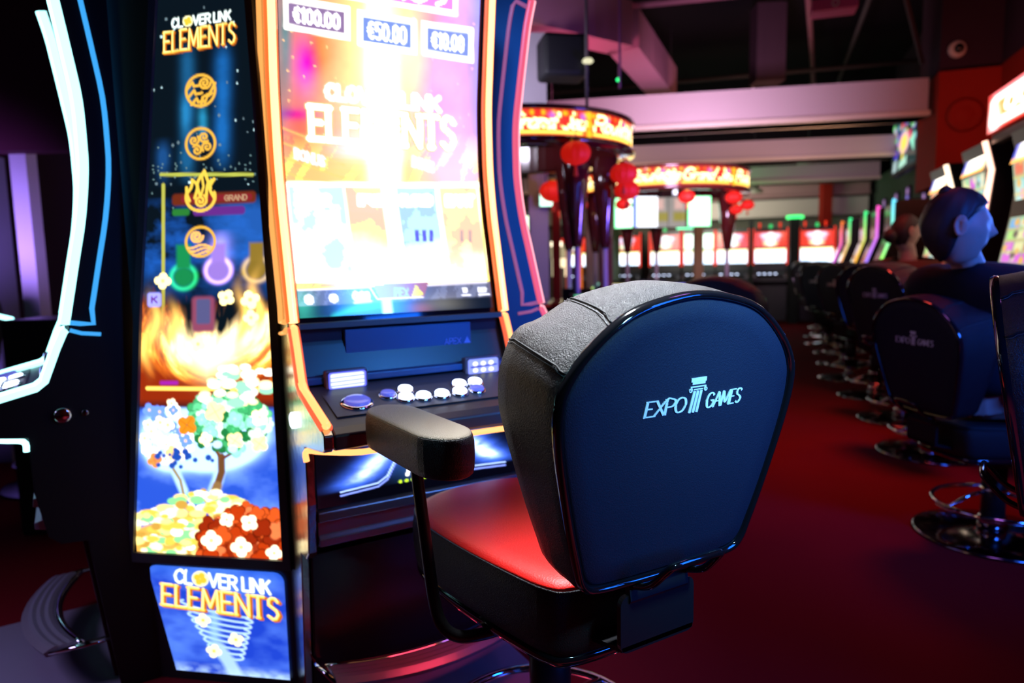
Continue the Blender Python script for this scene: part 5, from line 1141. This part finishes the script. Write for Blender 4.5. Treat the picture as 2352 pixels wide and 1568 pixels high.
def person(label, loc, head, head_yaw, sh_l, sh_r, pelvis, hands, knees, feet, hairm, clothm, bun=True, head_nod=0., hs=1., bulk=1.):
    """joint positions in room coordinates relative to loc (floor)"""
    T = thing('person', label, 'person', loc)
    V = Vector; hd = V(head); neck = (V(sh_l) + V(sh_r)) / 2 + V((0, 0, .05))
    M = Matrix.Translation(hd) @ Matrix.Rotation(head_yaw, 4, 'Z') @ Matrix.Rotation(head_nod, 4, 'X') @ Matrix.Scale(hs, 4)
    # body: head + neck + hands as one skin mesh
    vs, fs = head_bm(None, 0, 0, None); b = MB(); b.smooth = True; b.add([M @ V(v) for v in vs], fs)
    b.tube([M @ V((0, -.02, -.06)), (hd + neck) / 2 + V((0, 0, -.02)), neck - V((0, 0, .04))], [.052, .055, .066], 16)
    for s in (-1, 1):                         # ears
        e = M @ V((s * .080, -.008, 0)); R_ = M.to_3x3()
        b.tube([e + R_ @ V((s * .006, -.004 + .017 * cos(t), .004 + .031 * sin(t))) for t in np.linspace(0, 2 * pi, 13)[:-1]], .006, 6, closed=True)
        b.tube([e + R_ @ V((0, 0, -.02)), e + R_ @ V((s * .004, .002, .02))], [.010, .012], 8)
    for (h, d) in hands:                      # palm and five bent fingers
        h, d = V(h), V(d).normalized(); side = d.cross(V((0, 0, 1))).normalized(); up = side.cross(d)
        b.tube([h - d * .09, h - d * .03, h + d * .03, h + d * .055], [.026, .030, .040, .034], 12, sq=.5)
        for k in range(4):
            o_ = side * (.026 - .0175 * k); L = (.072, .080, .075, .058)[k]
            b.tube([h + d * .05 + o_, h + d * (.05 + L * .45) + o_ + up * .006, h + d * (.05 + L * .8) + o_ - up * .012, h + d * (.05 + L) + o_ - up * .028], [.0095, .009, .008, .006], 8)
        b.tube([h + side * .03, h + side * .052 + d * .03, h + side * .058 + d * .06 - up * .01], [.012, .010, .008], 8)
    P_ = V(pelvis); ch = (V(sh_l) + V(sh_r)) / 2
    b.tube([P_ - V((0, 0, .05)), P_.lerp(ch, .5), ch, neck + V((0, 0, .02))], [.10, .10, .09, .05], 12)
    for sh, (h, d) in zip((sh_l, sh_r), hands):
        S_ = V(sh); H_ = V(h) - V(d).normalized() * .06; el = S_.lerp(H_, .5) + V((0, 0, -.11)); b.tube([ch, S_, el, H_], [.05, .045, .036, .026], 10)
    for k, f in zip(knees, feet): b.tube([P_ - V((0, 0, .03)), V(k), V(f)], [.07, .05, .035], 10)
    bo = b.build('body', SKIN, T); rm = bo.modifiers.new('join', 'REMESH'); rm.mode = 'VOXEL'; rm.voxel_size = .0055; rm.use_smooth_shade = True
    # hair: cap over the back of the skull, with a bun
    hb = MB(); hb.smooth = True; R_ = []
    for j in range(15):
        t = pi * .80 * j / 14; ring = []
        for i in range(40):
            a = 2 * pi * i / 40; tt = t / .80 * float(np.interp(sin(a), [-1, -.5, 0, .3, 1], [.84, .78, .47, .36, .30])); x, y, z = sin(tt) * cos(a), sin(tt) * sin(a), cos(tt)
            k = 1.10 + .03 * sin(9 * a + 5 * t); zz_ = z * .118; ring.append(M @ V((x * .077 * k * (1 - .2 * max(0, -z)), y * .098 * k * (1 - (.25 if y < 0 else 0) * max(0, -z)), zz_ * 1.10 + .003)))
        R_.append(ring)
    hb.rings(R_)
    if bun:
        q = M @ V((0, -.035, .118)) if bun == 'top' else M @ V((0, -.115, -.02)); k_ = .5 if bun == 'top' else 1.; hb.tube([q + V((0, 0, .05 * k_)), q + V((0, 0, .03 * k_)), q, q - V((0, 0, .03 * k_)), q - V((0, 0, .052 * k_))], [.012 * k_, .040 * k_, .052 * k_, .040 * k_, .012 * k_], 14)
    hb.build('hair', hairm, T)
    # clothes
    P_ = V(pelvis); ch = (V(sh_l) + V(sh_r)) / 2
    pts = [P_, P_.lerp(ch, .35), P_.lerp(ch, .75), ch, neck, V(sh_l), V(sh_r)]
    rad = [(q_[0] * bulk, q_[1] * bulk) for q_ in [(.17, .15), (.165, .14), (.185, .14), (.15, .10), (.082, .082), (.090, .090), (.090, .090)]]; ed = [(0, 1), (1, 2), (2, 3), (3, 4), (3, 5), (3, 6)]
    for (sh, (h, d), k) in ((5, hands[0], 0), (6, hands[1], 1)):
        S_ = V(pts[sh]); H_ = V(h) - V(d).normalized() * .06; el = S_.lerp(H_, .5) + V((0, 0, -.11)); i0 = len(pts)
        pts += [S_.lerp(el, .5), el, el.lerp(H_, .6), H_]; rad += [.066, .056, .048, .042]; ed += [(sh, i0), (i0, i0 + 1), (i0 + 1, i0 + 2), (i0 + 2, i0 + 3)]
    skinned('jacket', [tuple(p) for p in pts], ed, rad, clothm, T)
    pts = [P_ + V((0, 0, -.03))]; rad = [.16]; ed = []
    for k, f in zip(knees, feet):
        i0 = len(pts); hip = P_.lerp(V(k), .25); hip.z = P_.z - .05; pts += [tuple(hip), tuple(V(k)), tuple(V(k).lerp(V(f), .5)), tuple(V(f))]; rad += [.10, .068, .058, .045]; ed += [(0, i0), (i0, i0 + 1), (i0 + 1, i0 + 2), (i0 + 2, i0 + 3)]
    skinned('trousers', [tuple(p) for p in pts], ed, rad, JEANS, T)
    for k, f in zip(knees, feet):
        d = V((k[0] - P_.x, k[1] - P_.y, 0)).normalized(); f = V(f)
        MB().tube([f - d * .06 + V((0, 0, .01)), f + d * .02, f + d * .12 - V((0, 0, .02)), f + d * .18 - V((0, 0, .03))], [.035, .045, .042, .02], 12).build('shoe', BLACKMATT, T)
    return T
C2 = K(2.05, 2.83)
def rel(x, y, z, c=C2): q = K(x, y, z); return (q.x - c.x, q.y - c.y, z)
yaw_to = lambda comp: radians(-(comp - YAW))
person('person in black seated on the low-set stool, dark hair with a topknot, face lit blue', C2, rel(1.72, 2.66, 1.305), yaw_to(106),
       rel(1.76, 2.95, 1.08), rel(1.93, 2.50, 1.07), rel(1.93, 2.78, .62), [(rel(2.45, 3.0, .93), (.9, .3, -.1)), (rel(2.45, 2.60, .92), (.9, .25, -.1))],
       [rel(2.34, 3.02, .55), rel(2.36, 2.70, .55)], [rel(2.33, 2.98, .18), rel(2.33, 2.76, .18)], HAIR, CLOTH, bun='top', hs=1.17, bulk=1.08)
C3 = K(2.88, 4.97)
r3 = lambda x, y, z: rel(x, y, z, C3)
person('brown-haired person mostly hidden behind the head of the person in black', C3, r3(2.83, 4.93, 1.37), yaw_to(85),
       r3(2.74, 5.10, 1.12), r3(2.98, 4.76, 1.12), r3(2.82, 4.94, .72), [(r3(3.32, 5.05, .95), (.9, .2, -.1)), (r3(3.36, 4.85, .97), (.9, .1, -.05))],
       [r3(3.16, 5.2, .68), r3(3.24, 4.95, .68)], [r3(3.16, 5.15, .18), r3(3.24, 5.0, .18)], HAIR2, CLOTH2)
